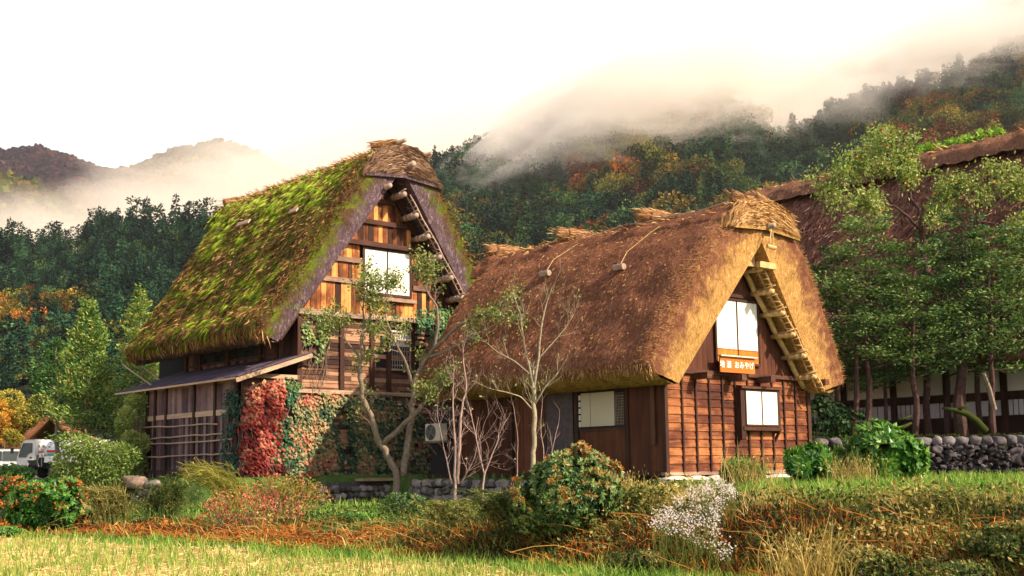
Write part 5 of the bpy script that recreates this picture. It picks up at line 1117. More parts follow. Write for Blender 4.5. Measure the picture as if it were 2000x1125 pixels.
def skel(name, limbs, label, cat, barkm, leafmat=None, depth=2, L=.9, kids=3, nleaf=0, lf=.1, tb=.5, base=None, tw=7, wander=.35, up=.18, fruit=None, asp=.55, tv=.2, rtw=.018, start=.35, droop=0., cl=.11):
    """limbs: (list of (px, py, Y), r0, r1); leaves sit on the twigs"""
    L0 = [atY(*q) for q in limbs[0][0]]; bs = L0[0].copy(); g = gz(bs[0], bs[1]); bs[2] = g
    o = thing(name, label, cat, bs); b = B(); ends = []
    for li, (pts, r0, r1) in enumerate(limbs):
        P3 = [atY(*q) for q in pts]
        if li == 0 or P3[0][2] < g + .5: P3 = [np.array([P3[0][0], P3[0][1], g - .1])] + P3 if P3[0][2] > g else P3
        # smooth through the points
        T_ = np.linspace(0, len(P3) - 1, len(P3) * 4); A = np.array(P3); q = np.stack([np.interp(T_, np.arange(len(P3)), A[:, i_]) for i_ in range(3)], 1)
        q[1:-1] = (q[:-2] + q[1:-1] * 2 + q[2:]) / 4; q += np.array([[fbm(x, 3, 2), fbm(x + 7, 3, 2), 0] for x in q]) * r0 * .7
        b.tube(q, np.linspace(r0, r1, len(q)), 8, .5); n_ = len(q)
        for _ in range(tw):
            i = random.randint(int(n_ * start), n_ - 1); d = nrm(q[min(i + 1, n_ - 1)] - q[i - 1]); a = nrm(np.cross(d, rdir(1)[0])); rr = r0 + (r1 - r0) * i / n_
            twigs(b, q[i], nrm(d * .7 + a * .8 + Z * .25), L * random.uniform(.6, 1.2), min(rr * .6, rtw), depth, ends, wander, up, kids)
        twigs(b, q[-1], nrm(q[-1] - q[-3]), L, r1 * .9, depth, ends, wander, up, kids)
    b.build('trunk', barkm, o, smooth=True)
    if nleaf:
        E_ = np.array([e_[0] for e_ in ends]); D = np.array([e_[1] for e_ in ends]); i = RNG.integers(0, len(E_), nleaf); q = E_[i] + RNG.normal(size=(nleaf, 3)) * cl
        gq = vfbm(E_, 1.3, 2)[i]; k = RNG.random(nleaf) < np.clip(.65 + gq * 1.4, .1, 1); q = q[k]; dd = D[i][k]; gq = gq[k]
        bl = B(); leaves(bl, q, dd * .5 + rdir(len(q)) - Z * droop, lf * RNG.uniform(.6, 1.3, len(q)), lf * asp, np.clip(tb + gq * .3 + RNG.normal(size=len(q)) * tv, 0, 1)); bl.build('foliage', leafmat, o)
    if fruit:
        n, r, fm, f_ok = fruit; v, f = ICO1; E_ = [e_[0] for e_ in ends if f_ok(e_[0])]
        for _ in range(min(n, len(E_))): q = random.choice(E_); B().add(v * [r, r, r * .85] + q - Z * r, f).build('persimmon_fruit', fm, o, smooth=True)
    return o
m_lf1 = leafm('olive_green_leaves', [(0, (.03, .06, .02)), (.4, (.08, .14, .03)), (.7, (.20, .26, .06)), (1, (.36, .38, .14))], .3, .5, .25, 0)
Yt = 38.5
skel('leafy_tree', [
    ([(776, 935, Yt), (757, 890, Yt), (733, 845, Yt - .2), (713, 790, Yt - .4), (702, 735, Yt - .5), (704, 685, Yt - .6), (712, 640, Yt - .7)], .13, .05),
    ([(786, 930, Yt), (797, 870, Yt), (806, 810, Yt), (806, 748, Yt), (832, 700, Yt), (868, 660, Yt - .5), (915, 622, Yt - 1), (950, 610, Yt - 1.3)], .13, .03),
    ([(748, 868, Yt), (780, 838, Yt - .4), (820, 795, Yt - .8), (848, 768, Yt - 1.0), (880, 745, Yt - 1.3)], .10, .03),
    ([(806, 760, Yt), (796, 715, Yt - .4), (775, 672, Yt - .8), (748, 640, Yt - 1)], .06, .025),
    ([(832, 700, Yt), (862, 690, Yt - .3), (905, 668, Yt - .8), (960, 640, Yt - 1.5), (985, 622, Yt - 1.8)], .065, .02),
    ([(846, 692, Yt), (856, 640, Yt - .2), (854, 600, Yt - .3), (836, 572, Yt - .4), (822, 545, Yt - .5)], .06, .018),
    ([(704, 700, Yt - .5), (672, 660, Yt - .6), (640, 640, Yt - .7)], .035, .015),
    ([(712, 640, Yt - .6), (708, 600, Yt - .7), (714, 570, Yt - .8)], .035, .012),
    ([(775, 672, Yt - .8), (752, 620, Yt - 1), (756, 570, Yt - 1.1)], .03, .012)],
    'spreading half-bare tree with olive leaves in front of the mossy house', 'tree', m_bark, m_lf1, 2, .66, 3, 8500, .12, .68, tw=6, wander=.5, up=.16, start=.4, rtw=.016)
Yb = 31.5
skel('bare_tree', [
    ([(1041, 935, Yb), (1043, 860, Yb), (1044, 800, Yb), (1043, 755, Yb)], .068, .055),
    ([(1043, 760, Yb), (1034, 715, Yb), (1022, 665, Yb + .1), (1018, 620, Yb + .1), (1006, 585, Yb + .2)], .036, .010),
    ([(1043, 760, Yb), (1052, 700, Yb - .1), (1056, 640, Yb - .2), (1068, 590, Yb - .2), (1078, 565, Yb - .3)], .036, .010),
    ([(1044, 790, Yb), (1062, 760, Yb - .2), (1090, 728, Yb - .3)], .034, .012),
    ([(1040, 800, Yb), (1018, 775, Yb - .3), (985, 765, Yb - .5), (960, 760, Yb - .6)], .022, .008),
    ([(1034, 730, Yb), (1005, 705, Yb), (975, 690, Yb), (948, 668, Yb)], .02, .008),
    ([(1052, 700, Yb), (1080, 670, Yb), (1105, 640, Yb), (1120, 615, Yb)], .02, .008)],
    'pale slender bare tree in front of the brown thatch roof', 'tree', m_barkp, m_lf1, 2, .58, 3, 140, .09, .9, tw=5, wander=.35, up=.22, start=.4, rtw=.009)
skel('bare_shrub', [
    ([(888, 945, 33), (890, 880, 33), (884, 800, 33), (886, 750, 33)], .05, .012), ([(893, 945, 33), (897, 880, 33), (900, 810, 33), (912, 755, 33.2), (905, 700, 33.3)], .05, .012),
    ([(882, 945, 33), (868, 880, 33), (858, 830, 33)], .02, .008), ([(900, 945, 33), (925, 900, 32.8), (938, 850, 32.6)], .02, .008)],
    'tangle of bare twigs in front of the air conditioner', 'shrub', m_twig, m_lf1, 2, .8, 3, 90, .09, .8, tw=7, wander=.4, up=.12, start=.1, rtw=.010)
skel('bare_shrub', [([(942, 965, 30), (945, 925, 30), (960, 895, 30), (975, 850, 30)], .035, .01), ([(945, 925, 30), (935, 880, 30), (925, 830, 30), (918, 800, 30)], .02, .008)],
    'small bare branching shrub between the twig tangle and the bare tree', 'shrub', m_twig, None, 2, .65, 3, 0, tw=6, wander=.35, start=.1, rtw=.009)
skel('bare_sapling', [([(1062, 940, 30), (1062, 880, 30), (1056, 840, 30), (1058, 800, 30)], .016, .007), ([(1070, 940, 30), (1078, 880, 30), (1090, 830, 30)], .014, .006)],
    'thin bare saplings just right of the pale bare tree', 'sapling', m_twig, None, 1, .4, 2, 0, tw=3, start=.4, rtw=.007)
# tall bare twigs rising into the mossy house window are part of the leafy tree; a second shoot clump on the right
skel('bare_shrub', [([(1010, 905, 32), (1012, 860, 32), (1004, 800, 32)], .014, .006)], 'single thin bare shoot left of the pale bare tree trunk', 'shrub', m_twig, None, 1, .4, 2, 0, tw=4, rtw=.007)

# ---- conifers with drooping sprays
def conifer(name, px, pyb, pyt, Y, spread, label, mat, barkm, nb=60, low=.12, pad=120, leaf=.13, tb=.5, upturn=.35, flat=.35, cat='conifer', pw=.8, tv=.16, tr=.13, topw=.25, lean=0., asp=.42, base=None, lf_up=.25):
    base = atY(px, pyb, Y) if base is None else base; top = atY(px + lean, pyt, Y); g = gz(base[0], base[1]); base[2] = g; H = top[2] - g
    o = thing(name, label, cat, base); bt = B(); ax = lambda f: base * (1 - f) + top * f + np.array([fbm((f * 3, px, 0), 1, 2), fbm((f * 3, px, 9), 1, 2), 0]) * H * .03
    bt.tube([ax(f) - (Z * .1 if f == 0 else 0) for f in np.linspace(0, 1, 16)], np.linspace(tr, .015, 16), 8); bl = B()
    for k in range(nb):
        f = low + (1 - low) * ((k + random.random()) / nb) ** .9; r = spread * max(topw * .2, (1 - f) ** pw + .04) * random.uniform(.6, 1.15); a = k * 2.4 + random.uniform(-.4, .4)
        p0 = ax(f); d = np.array([math.cos(a), math.sin(a), upturn * random.uniform(-.8, 2.0)]); p1 = p0 + d * r * .55; p2 = p1 + (d + Z * upturn * .4) * r * .45; bt.tube([p0, p1, p2], [.03 * (1 - f) + .01, .02 * (1 - f) + .008, .004], 4, .5, False)
        m1 = int(pad * (.35 + r / spread)); s_ = RNG.uniform(.2, 1.05, m1) ** .75; c = p0 + (p2 - p0) * s_[:, None] + Z * (upturn * r * .15 * s_ ** 2)[:, None]; wd = (.12 + .22 * r * np.sin(np.clip(s_, 0, 1) * 2.6))[:, None]
        t1 = np.array([-math.sin(a), math.cos(a), 0]); c = c + t1 * RNG.normal(size=(m1, 1)) * wd + Z * RNG.normal(size=(m1, 1)) * wd * flat; dd = d * .8 + t1 * RNG.normal(size=(m1, 1)) * .8 + rdir(m1) * .4 + Z * lf_up
        bl_t = np.clip(tb + .26 * (s_ - .5) + random.uniform(-.13, .13) + RNG.normal(size=m1) * tv, 0, 1); leaves(bl, c, dd, leaf * RNG.uniform(.6, 1.3, m1), leaf * asp, bl_t, .1)
    bt.build('trunk', barkm, o); bl.build('foliage', mat, o); return o
m_cfL = leafm('yellow_tipped_needles', [(0, (.018, .06, .025)), (.3, (.06, .16, .04)), (.55, (.20, .32, .07)), (.8, (.45, .48, .12)), (1, (.50, .32, .05))], .2, .6, .2, 0)
m_yew = leafm('dark_yew_needles', [(0, (.012, .035, .018)), (.3, (.035, .085, .03)), (.6, (.10, .18, .05)), (1, (.26, .34, .10))], .2, .6, .2, 0)
conifer('fir_tree', 172, 940, 590, 50, 2.25, 'bright green fir left of the shed with yellow tips', m_cfL, m_bark, 130, .20, 170, .15, .40, .45, .4, 'fir tree', .95, .2, .14)
conifer('fir_tree', 275, 930, 562, 58, 2.3, 'narrow fir rising behind the shed under the mossy eave', m_cfL, m_bark, 110, .05, 150, .16, .48, .5, .4, 'fir tree', .95, .2, .14)
conifer('fir_tree', 112, 935, 668, 56, 2.0, 'shadowy fir behind the brightest fir at far left', m_cfL, m_bark, 60, .40, 100, .17, .18, .3, .5, 'fir tree', .6, .12, .14)
m_lf2 = leafm('light_green_tree_leaves', [(0, (.04, .08, .02)), (.4, (.12, .20, .04)), (.75, (.28, .36, .09)), (1, (.48, .50, .18))], .3, .5, .25, 0)
def crowntree(name, px, pyb, Y, w_, h_, mat, label, n=7000, lf=.13, tb=.5, barkm=m_bark, lum=12, cz=.62, rz=.42, tv=.16, cat='tree', shell=.55):
    base = atY(px, pyb, Y); base[2] = gz(base[0], base[1]); o = thing(name, label, cat, base); bt = B(); bl = B(); ends = []
    for k in range(6):
        e_ = base + np.array([random.uniform(-.35, .35) * w_, random.uniform(-.3, .3) * w_, h_ * random.uniform(.5, .85)]); bt.tube([base - Z * .1, base + (e_ - base) * [.35, .35, .5], e_], [.07, .05, .015], 6, .5, False)
    for _ in range(lum):
        d = rdir(1)[0]; c = base + Z * h_ * cz + d * np.array([w_ * .36, w_ * .36, h_ * rz * .72]); k = n // lum; p, e_ = ell(k, c, (w_ * .2, w_ * .2, h_ * .11), .6); bt.tube([base + Z * h_ * .4, (c + base + Z * h_ * .4) / 2 + rdir(1)[0] * .1, c], [.03, .02, .008], 4, .5, False)
        leaves(bl, p, e_ + rdir(k) * .9, lf * RNG.uniform(.6, 1.3, k), lf * .55, np.clip(tb + e_[:, 2] * .15 + random.uniform(-.1, .1) + RNG.normal(size=k) * tv, 0, 1))
    bt.build('trunk', barkm, o); bl.build('foliage', mat, o); return o
crowntree('leafy_shrub_tree', 190, 955, 42, 2.9, 3.2, m_lf2, 'light green shrubby tree hiding the white truck', 11000, .12, .46, lum=34, cz=.48, rz=.56)
crowntree('leafy_shrub_tree', 262, 950, 46, 1.6, 3.4, m_lf2, 'yellow-green bush tree against the left end of the shed', 6000, .13, .72, lum=14, cz=.5, rz=.52)
m_yel = leafm('autumn_yellow_leaves', [(0, (.10, .10, .02)), (.5, (.30, .26, .04)), (1, (.50, .42, .08))], .25, .6, .15, 0)
m_orl = leafm('autumn_orange_leaves', [(0, (.20, .08, .02)), (.5, (.42, .20, .03)), (1, (.60, .38, .06))], .25, .6, .15, 0)
crowntree('autumn_tree', 45, 925, 88, 4.6, 6.6, m_yel, 'round yellow-green tree beyond the parked truck', 7000, .24, .5, lum=14, cz=.68, rz=.34)
crowntree('autumn_tree', -8, 925, 86, 3.4, 5.6, m_orl, 'orange tree cut by the left frame edge', 5000, .22, .6, lum=12, cz=.66, rz=.36)
crowntree('garden_bush', 5, 925, 70, 2.2, 2.9, m_yel, 'dark yellow-green bush behind the white van', 3500, .16, .3, lum=8, cz=.6, rz=.45)
# yews above the far stone wall
for px, pyt, Y, sp_, tb, lab, tr, lean in ((1640, 470, 42.5, 2.0, .40, 'slim dark yew just right of the brown house roof', .10, -10), (1692, 400, 41.3, 2.5, .55, 'yew with twin trunks and sunlit mid-green boughs', .13, 5), (1728, 520, 43.5, 1.9, .3, 'short shaded yew behind the twin-trunk yew', .09, 0),
                                          (1785, 455, 41.0, 2.4, .45, 'yew with a reddish trunk at the middle of the row', .13, -10), (1850, 440, 44.5, 2.6, .35, 'yew behind the mossy fallen roots', .12, 0), (1880, 400, 41.6, 2.1, .28, 'yew with the thickest dark trunk', .25, 0), (1942, 430, 41.0, 2.5, .5, 'yew with a pale leaning snag beside its trunk', .13, -15), (2030, 420, 42, 2.6, .4, 'yew at the right frame edge', .14, 0)):
    conifer('yew_tree', px, 848, pyt + 25, Y, sp_ * .93, lab, m_yew, m_barkd, 44, .30, 150, .15, tb + .05, .22, .24, 'yew', .42, .17, tr, 2.0, lean, lf_up=.1)
for px, hh, lab in ((1605, 1.9, 'dark evergreen bush by the right corner of the brown house'), (1640, 1.5, 'second dark evergreen bush under the slim yew'), (1668, 1.2, 'lowest dark evergreen bush beside the twin trunks')):
    bush('evergreen_bush', px, 850, 41.5, 1.3, hh, 2600, .10, m_yew, lab, 'bush', 0, None, .3)
b = B(); q = atY(1667, 848, 41.2); q[2] = 2.4; e_ = atY(1672, 690, 41.2); b.tube([q, (q + e_) / 2 + rt * .06, e_], [.12, .10, .07], 8); tag(b.build('tree_stump_trunk', m_barkd), 'second bare lower trunk of the twin-trunk yew clump', 'tree trunk')
# mossy roots and snag
m_mossb = leafm('mossy_bark', [(0, (.02, .028, .008)), (1, (.07, .085, .018))], 0, .9, .05, 0)
b = B(); b.tube([atY(*q) for q in ((1925, 842, 40.6), (1905, 820, 40.5), (1888, 808, 40.4), (1868, 802, 40.4), (1840, 797, 40.4))], [.14, .13, .12, .09, .04], 8, .4); b.tube([atY(*q) for q in ((1868, 802, 40.4), (1880, 796, 40.3), (1892, 790, 40.2))], [.07, .05, .03], 6, .6)
tag(b.build('fallen_branch', m_mossb, smooth=True), 'thick mossy fallen branch arching beside the thickest yew trunk', 'branch')
b = B(); b.tube([atY(*q) for q in ((1745, 842, 40.4), (1765, 834, 40.3), (1780, 826, 40.4))], [.07, .07, .04], 7, .4); b.tube([atY(*q) for q in ((1750, 822, 40.4), (1765, 818, 40.3), (1780, 812, 40.4))], [.05, .04, .03], 7, .4)
tag(b.build('fallen_branch', m_mossb, smooth=True), 'small mossy branch at the foot of the reddish yew trunk', 'branch')
b = B(); b.tube([atY(*q) for q in ((1942, 800, 40.7), (1932, 760, 40.6), (1921, 729, 40.5))], [.10, .09, .07], 7); tag(b.build('tree_snag', m_bark), 'pale broken snag leaning left of the last yew trunk', 'snag')
# persimmon trees
m_fruit = plain('orange_persimmon_skin', (.72, .22, .02), .35, .08, 5, .5)
Yp = 43.5
skel('persimmon_tree', [([(1812, 850, Yp), (1808, 700, Yp), (1810, 560, Yp), (1803, 462, Yp), (1795, 420, Yp), (1778, 375, Yp), (1755, 335, Yp), (1722, 330, Yp)], .15, .04), ([(1803, 455, Yp), (1775, 425, Yp - .3), (1745, 400, Yp - .5), (1720, 405, Yp - .6), (1660, 400, Yp - .7)], .06, .02), ([(1778, 375, Yp), (1790, 350, Yp), (1776, 325, Yp)], .04, .02), ([(1755, 335, Yp), (1738, 315, Yp), (1732, 300, Yp)], .03, .012), ([(1720, 405, Yp - .6), (1670, 370, Yp - .8), (1630, 360, Yp - .8)], .03, .012), ([(1745, 400, Yp), (1700, 350, Yp - .4), (1670, 330, Yp - .4)], .03, .012), ([(1800, 440, Yp), (1830, 410, Yp), (1850, 390, Yp)], .04, .012)],
     'persimmon tree with orange fruit rising above the yews', 'persimmon tree', m_barkd, m_lf2, 2, .68, 3, 9500, .15, .62, tw=6, start=.68, fruit=(58, .05, m_fruit, lambda q: q[2] > 8.5 and q[0] > 12.6), droop=.6, cl=.17, rtw=.02)
skel('persimmon_tree', [([(1915, 850, Yp), (1905, 700, Yp), (1900, 560, Yp), (1885, 480, Yp), (1900, 430, Yp), (1925, 390, Yp), (1930, 350, Yp)], .12, .03), ([(1890, 470, Yp), (1865, 430, Yp), (1840, 425, Yp)], .05, .015), ([(1900, 430, Yp), (1950, 400, Yp), (1985, 370, Yp)], .04, .012), ([(1925, 390, Yp), (1900, 360, Yp), (1880, 372, Yp)], .03, .012), ([(1900, 430, Yp), (1960, 440, Yp), (1990, 450, Yp)], .03, .012)],
     'second persimmon tree with fewer fruit near the right frame edge', 'persimmon tree', m_barkd, m_lf2, 2, .62, 3, 6000, .15, .66, tw=6, start=.66, fruit=(22, .05, m_fruit, lambda q: q[2] > 8.5), droop=.6, cl=.17, rtw=.02)

# ================================================================ stone walls and small things
def stonewall(name, x0, x1, yf, zb, zt, label, courses, sw, mat):
    """rubble wall running across; one mesh of fitted stones of uneven sizes"""
    b = B(); AXX = (np.array([1., 0, 0]), np.array([0, 1., 0]), Z); x = x0
    while x < x1:      # large flat stones on top
        w_ = random.uniform(.35, .62); rock(b, (x + w_ / 2, yf + .16, zt - .16 + random.uniform(-.03, .02)), (w_ / 2 * 1.04, .28, .17), AXX, random.uniform(.55, 1), .12); x += w_
    pts = []; tries = 0
    while tries < 14000:
        tries += 1; r = random.choice([.08, .10, .13, .16, .20]); q = np.array([random.uniform(x0, x1), random.uniform(zb, zt - .30)])
        if all((abs(q[0] - k[0]) / (r + k[2]) / 1.05) ** 2 + (abs(q[1] - k[1]) / (r + k[2]) / .82) ** 2 > .86 for k in pts if abs(k[0] - q[0]) < .6): pts.append((q[0], q[1], r))
    for qx, qz, r in pts:
        a = random.uniform(-.5, .5); X1 = np.array([math.cos(a), 0, math.sin(a)]); Z1 = np.array([-math.sin(a), 0, math.cos(a)])
        rock(b, (qx, yf + .12 + random.uniform(-.05, .05), qz), (r * random.uniform(1.1, 1.45), .22, r * random.uniform(.85, 1.1)), (X1, np.array([0, 1., 0]), Z1), random.random() * .65, .34)
    b.box(((x0 + x1) / 2, yf + .36, (zb + zt) / 2 - .06), (x1 - x0) / 2, .2, (zt - zb) / 2, AXX, 0.)
    return tag(b.build(name, mat, smooth=True), label, 'stone wall')
mst, t, nn, ll = newmat('mossy_wall_stone'); co = coords(nn, ll); n1 = noi(nn, ll, co, 3.5, 6, .7); f = mth(nn, ll, 'ADD', mth(nn, ll, 'MULTIPLY', n1, .6), mth(nn, ll, 'MULTIPLY', attr(nn), .35))
col = ramp(nn, ll, f, [(.3, (.020, .017, .017)), (.5, (.085, .072, .078)), (.75, (.30, .26, .27))]); mo = mth(nn, ll, 'MULTIPLY', mth(nn, ll, 'SUBTRACT', noi(nn, ll, co, 1.6, 5, .7), .55), 7)
col = mixc(nn, ll, mth(nn, ll, 'MINIMUM', mth(nn, ll, 'MAXIMUM', mo, 0.), .8), col, (.05, .06, .02)); finish(t, nn, ll, col, .9, n1, .6, .03, .2)
stonewall('stone_wall', 9.35, 24, 39.5, 1.15, 2.46, 'rubble stone retaining wall below the row of yews', 5, (.28, .5), mst)
b = B(); xx = np.arange(9.4, 24, .05); q = np.stack([xx + RNG.normal(size=len(xx)) * .05, 39.7 + RNG.uniform(-.1, .5, len(xx)), 2.46 + RNG.uniform(-.02, .04, len(xx))], 1); q = np.repeat(q, 9, 0) + RNG.normal(size=(len(q) * 9, 3)) * [.06, .12, .01]
leaves(b, q, rdir(len(q)) + Z * .5, .07, .05, RNG.uniform(.1, .7, len(q))); tag(b.build('wall_top_moss', m_mossb), 'moss and litter along the top of the stone wall', 'moss', None, 'stuff')
# river stone footing in front of the mossy house, with a plank on top
b = B()
for c in range(3):
    x = 22.0
    while x < 27.3: w_ = random.uniform(.2, .36); rock(b, P(x + w_ / 2, 34.62 + random.uniform(-.06, .06) + .05 * c, .50 + c * .22 + random.uniform(-.03, .03)), (w_ / 2, .17, random.uniform(.10, .14)), t=random.random()); x += w_ * .95
b.bar(22.0, 27.3, 34.75, 35.1, .3, 1.2, .0)
tag(b.build('footing_wall', wallm, smooth=True), 'low wall of round river stones under the ivy of the mossy house', 'stone wall')
b = B(); b.bar(23.6, 26.6, 34.45, 34.95, 1.22, 1.32, .9); tag(b.build('plank', m_oldb), 'pale plank lying on the round river stones', 'plank')
b = B(); q0 = P(18.2, 40.6, 0); 
for c in range(3):
    for k in range(8): rock(b, P(18.0 + random.uniform(-.08, .08), 38.8 + k * .45 + random.uniform(-.08, .08), .68 + c * .26), (.2, .24, .16), t=random.random())
tag(b.build('footing_wall', wallm, smooth=True), 'short dark stone footing below the left end of the shed', 'stone wall')
b = B(); a = P(17.6, 41.2, 1.22); c = P(17.75, 39.3, 1.28); b.tube([a, (a + c) / 2 + Z * .05, c], [.2, .24, .22], 10); tag(b.build('fallen_log', m_oldlog, smooth=True), 'short thick log lying in the grass below the shed', 'log')
# left edge terrace stones
b = B()
for c in range(2):
    for k in range(14): q = P(20.0, 55.0, 0); rock(b, (-24.5 + k * .42, 52.0 + random.uniform(-.1, .1), 1.0 + c * .3), (.25, .2, .17), (np.array([1., 0, 0]), np.array([0, 1., 0]), Z), random.random())
tag(b.build('terrace_wall', mst, smooth=True), 'dark low stone edge beside the left hydrangea', 'stone wall')
# stake and hose hook
q = atY(1011, 958, 29); q[2] = gz(q[0], q[1]); b = B(); b.tube([q - Z * .1, q + Z * .85], [.075, .07], 9); b.tube([q + Z * .85, q + Z * .9], [.055, .03], 9); tag(b.build('wooden_stake', m_oldlog, smooth=True), 'short weathered wooden post beside the river stones', 'post')
q = atY(1000, 958, 29.2); q[2] = gz(q[0], q[1]); b = B(); b.tube([q - Z * .1, q + Z * .7, q + Z * .8 + rt * .03, q + Z * .82 + rt * .1], .015, 5); tag(b.build('metal_hook', m_dark), 'thin dark hooked rod beside the weathered post', 'rod')
b = B(); b.bar(24.95, 25.1, 23.2, 25.4, 1.26, 1.42, .6); tag(b.build('threshold_step', m_oldb), 'worn timber step below the cream window', 'step')
# far roofs at the left
def hutroof(c, ang, w_, l, h, wall, mat, label, name='small_house', thick=.35):
    X = np.array([math.cos(ang), math.sin(ang), 0]); Yv = np.array([-X[1], X[0], 0]); o = thing(name, label, 'house', c); c = np.asarray(c, float)
    b = B(); b.box(c + Z * wall / 2, w_ * .42, l * .45, wall / 2, (X, Yv, Z)); b.build('walls', m_shed, o)
    for s_ in (-1, 1):
        b = B(); sl = nrm(X * s_ * w_ / 2 - Z * h); ln = math.hypot(w_ / 2, h); mid = c + Z * (wall + h) + sl * ln / 2; nn_ = nrm(np.cross(Yv, sl)) * (1 if np.cross(Yv, sl)[2] > 0 else -1)
        n1, n2 = 26, 26; A = [[mid + sl * (i / n1 - .5) * ln * 1.04 + Yv * (j / n2 - .5) * l for j in range(n2 + 1)] for i in range(n1 + 1)]; A = np.array(A); dsp = vfbm(A.reshape(-1, 3), 1.5, 3).reshape(n1 + 1, n2 + 1, 1) * .12 * (thick > .2); A = A + nn_ * (dsp + thick / 2); D = A - nn_ * (thick + dsp)
        i, j = np.meshgrid(np.arange(n1), np.arange(n2), indexing='ij'); i = i.ravel(); j = j.ravel(); q = np.stack([i * (n2 + 1) + j, i * (n2 + 1) + j + 1, (i + 1) * (n2 + 1) + j + 1, (i + 1) * (n2 + 1) + j], 1); m1 = (n1 + 1) * (n2 + 1)
        fs = [q, q[:, ::-1] + m1]; R_ = n2 + 1
        for ix in ([k for k in range(R_)], [n1 * R_ + k for k in range(R_)], [k * R_ for k in range(n1 + 1)], [k * R_ + n2 for k in range(n1 + 1)]): ix = np.array(ix); fs.append(np.stack([ix[:-1], ix[1:], ix[1:] + m1, ix[:-1] + m1], 1))
        b.add(np.concatenate([A.reshape(-1, 3), D.reshape(-1, 3)]), np.concatenate(fs), .15); b.build('roof', mat, o, smooth=thick > .2)
    return o
q = atY(118, 925, 82); hutroof((q[0], q[1], 1.4), math.radians(8), 7.4, 7, 3.6, .5, m_thR, 'small brown thatched roof behind the white truck')
q = atY(38, 925, 96); hutroof((q[0], q[1], 1.4), math.radians(60), 4.4, 4.0, 1.3, 2.7, plain('grey_roof_sheet', (.26, .24, .25), .6, .1), 'small low house with a grey sheet roof at far left', 'small_house', .08)
# parked vehicles
m_tyre = plain('black_rubber', (.02, .02, .022), .8, .2); m_rim = plain('steel_rim', (.35, .34, .33), .4, .1, 5, .5, .6); m_car = plain('white_car_paint', (.82, .80, .78), .25, .03, 2, .5); m_wglass = plain('tinted_window', (.05, .07, .07), .1, .3, 2, .6); m_blk = plain('black_chassis', (.025, .03, .045), .6, .2)
m_redp = plain('red_stripe_paint', (.65, .03, .03), .4, .05); m_teal = plain('teal_stripe_paint', (.02, .42, .42), .4, .05); m_lamp = plain('headlamp_lens', (.55, .55, .55), .15, .1, 3, .6)
def prism(b, prof, y0, y1, org, X, Yv, t=.5, inset=0.):
    """profile (x, z) extruded across, slightly chamfered"""
    n = len(prof); pr = np.array(prof, float); c = pr.mean(0); rings = [(y0, .97), (y0 + .04, 1.), (y1 - .04, 1.), (y1, .97)]; vs_ = []
    for y_, s_ in rings:
        q = c + (pr - c) * s_; vs_.append(org + q[:, :1] * X + y_ * Yv + q[:, 1:] * Z)
    i, j = np.meshgrid(np.arange(3), np.arange(n), indexing='ij'); i = i.ravel(); j = j.ravel(); j2 = (j + 1) % n
    b.add(np.concatenate(vs_), np.stack([i * n + j, i * n + j2, (i + 1) * n + j2, (i + 1) * n + j], 1), t); o = b.n - 4 * n
    b.f.setdefault((n, 0), []).append(np.array([[o + k for k in range(n)][::-1], [o + 3 * n + k for k in range(n)]])); return b
def wheel(o, c, r, w_, X, Yv, side):
    b = B(); a = np.linspace(0, 6.283, 25); b.tube([c - Yv * w_ / 2, c - Yv * w_ * .4, c + Yv * w_ * .4, c + Yv * w_ / 2], [r * .94, r, r, r * .94], 24); wo_ = b.build('wheel', m_tyre, o, smooth=False)
    b = B(); b.tube([c + Yv * side * (w_ / 2 - .01), c + Yv * side * (w_ / 2 + .015)], r * .56, 16); b.tube([c + Yv * side * (w_ / 2 + .01), c + Yv * side * (w_ / 2 + .05)], r * .2, 8); b.build('rim', m_rim, wo_)
X = nrm(np.array([-1., .10, 0])); Yv = nrm(np.array([-.10, -1., 0]))   # forward is to the left, the near flank faces the viewer
q = atY(34, 930, 62); org = np.array([q[0], q[1], gz(q[0], q[1])]) - X * 1.55
tk = thing('parked_truck', 'small white tank truck facing left with red and teal stripes, half behind the bushes', 'truck', org)
b = B(); prism(b, [(1.55, .45), (1.62, .95), (1.58, 1.15), (1.30, 1.92), (1.15, 2.02), (.62, 2.04), (.60, .95), (1.02, .95), (.98, .55), (1.20, .45)][::-1], 0, -1.6, org, X, Yv); b.build('cab', m_car, tk)
b = B(); prism(b, [(1.50, 1.18), (1.27, 1.84), (.78, 1.84), (.78, 1.35), (.98, 1.30), (1.10, 1.10), (1.46, 1.10)][::-1], .008, -.03, org, X, Yv); b.build('side_window', m_wglass, tk)
b = B(); b.box(org + X * 1.47 + Z * 1.5 - Yv * .8, .012, .66, .34, (nrm(X - Z * .0 + Z * .36) , Yv, nrm(Z - X * .36))); b.build('windscreen', m_wglass, tk)
b = B(); b.tube([org + X * .85 + Z * 1.08, org + X * .85 + Z * 1.08 + Yv * .03], .05, 10); b.build('fuel_cap', m_blk, tk)
b = B(); b.tube([org + X * 1.5 + Z * 1.75, org + X * 1.75 + Z * 1.6 + Yv * .2], .015, 5); b.box(org + X * 1.78 + Z * 1.45 + Yv * .2, .04, .09, .15, (X, Yv, Z)); b.build('wing_mirror', m_blk, tk)
b = B(); b.box(org - X * 1.2 + Z * .62 - Yv * .8, 2.0, .55, .10, (X, Yv, Z)); b.box(org + X * .35 + Z * .9 - Yv * .6, .2, .5, .3, (X, Yv, Z)); b.build('chassis', m_blk, tk)
b = B(); sec = [(-.80 + .74 * math.cos(a), 1.42 + .56 * math.sin(a)) for a in np.linspace(0, 6.283, 19)[:-1]]
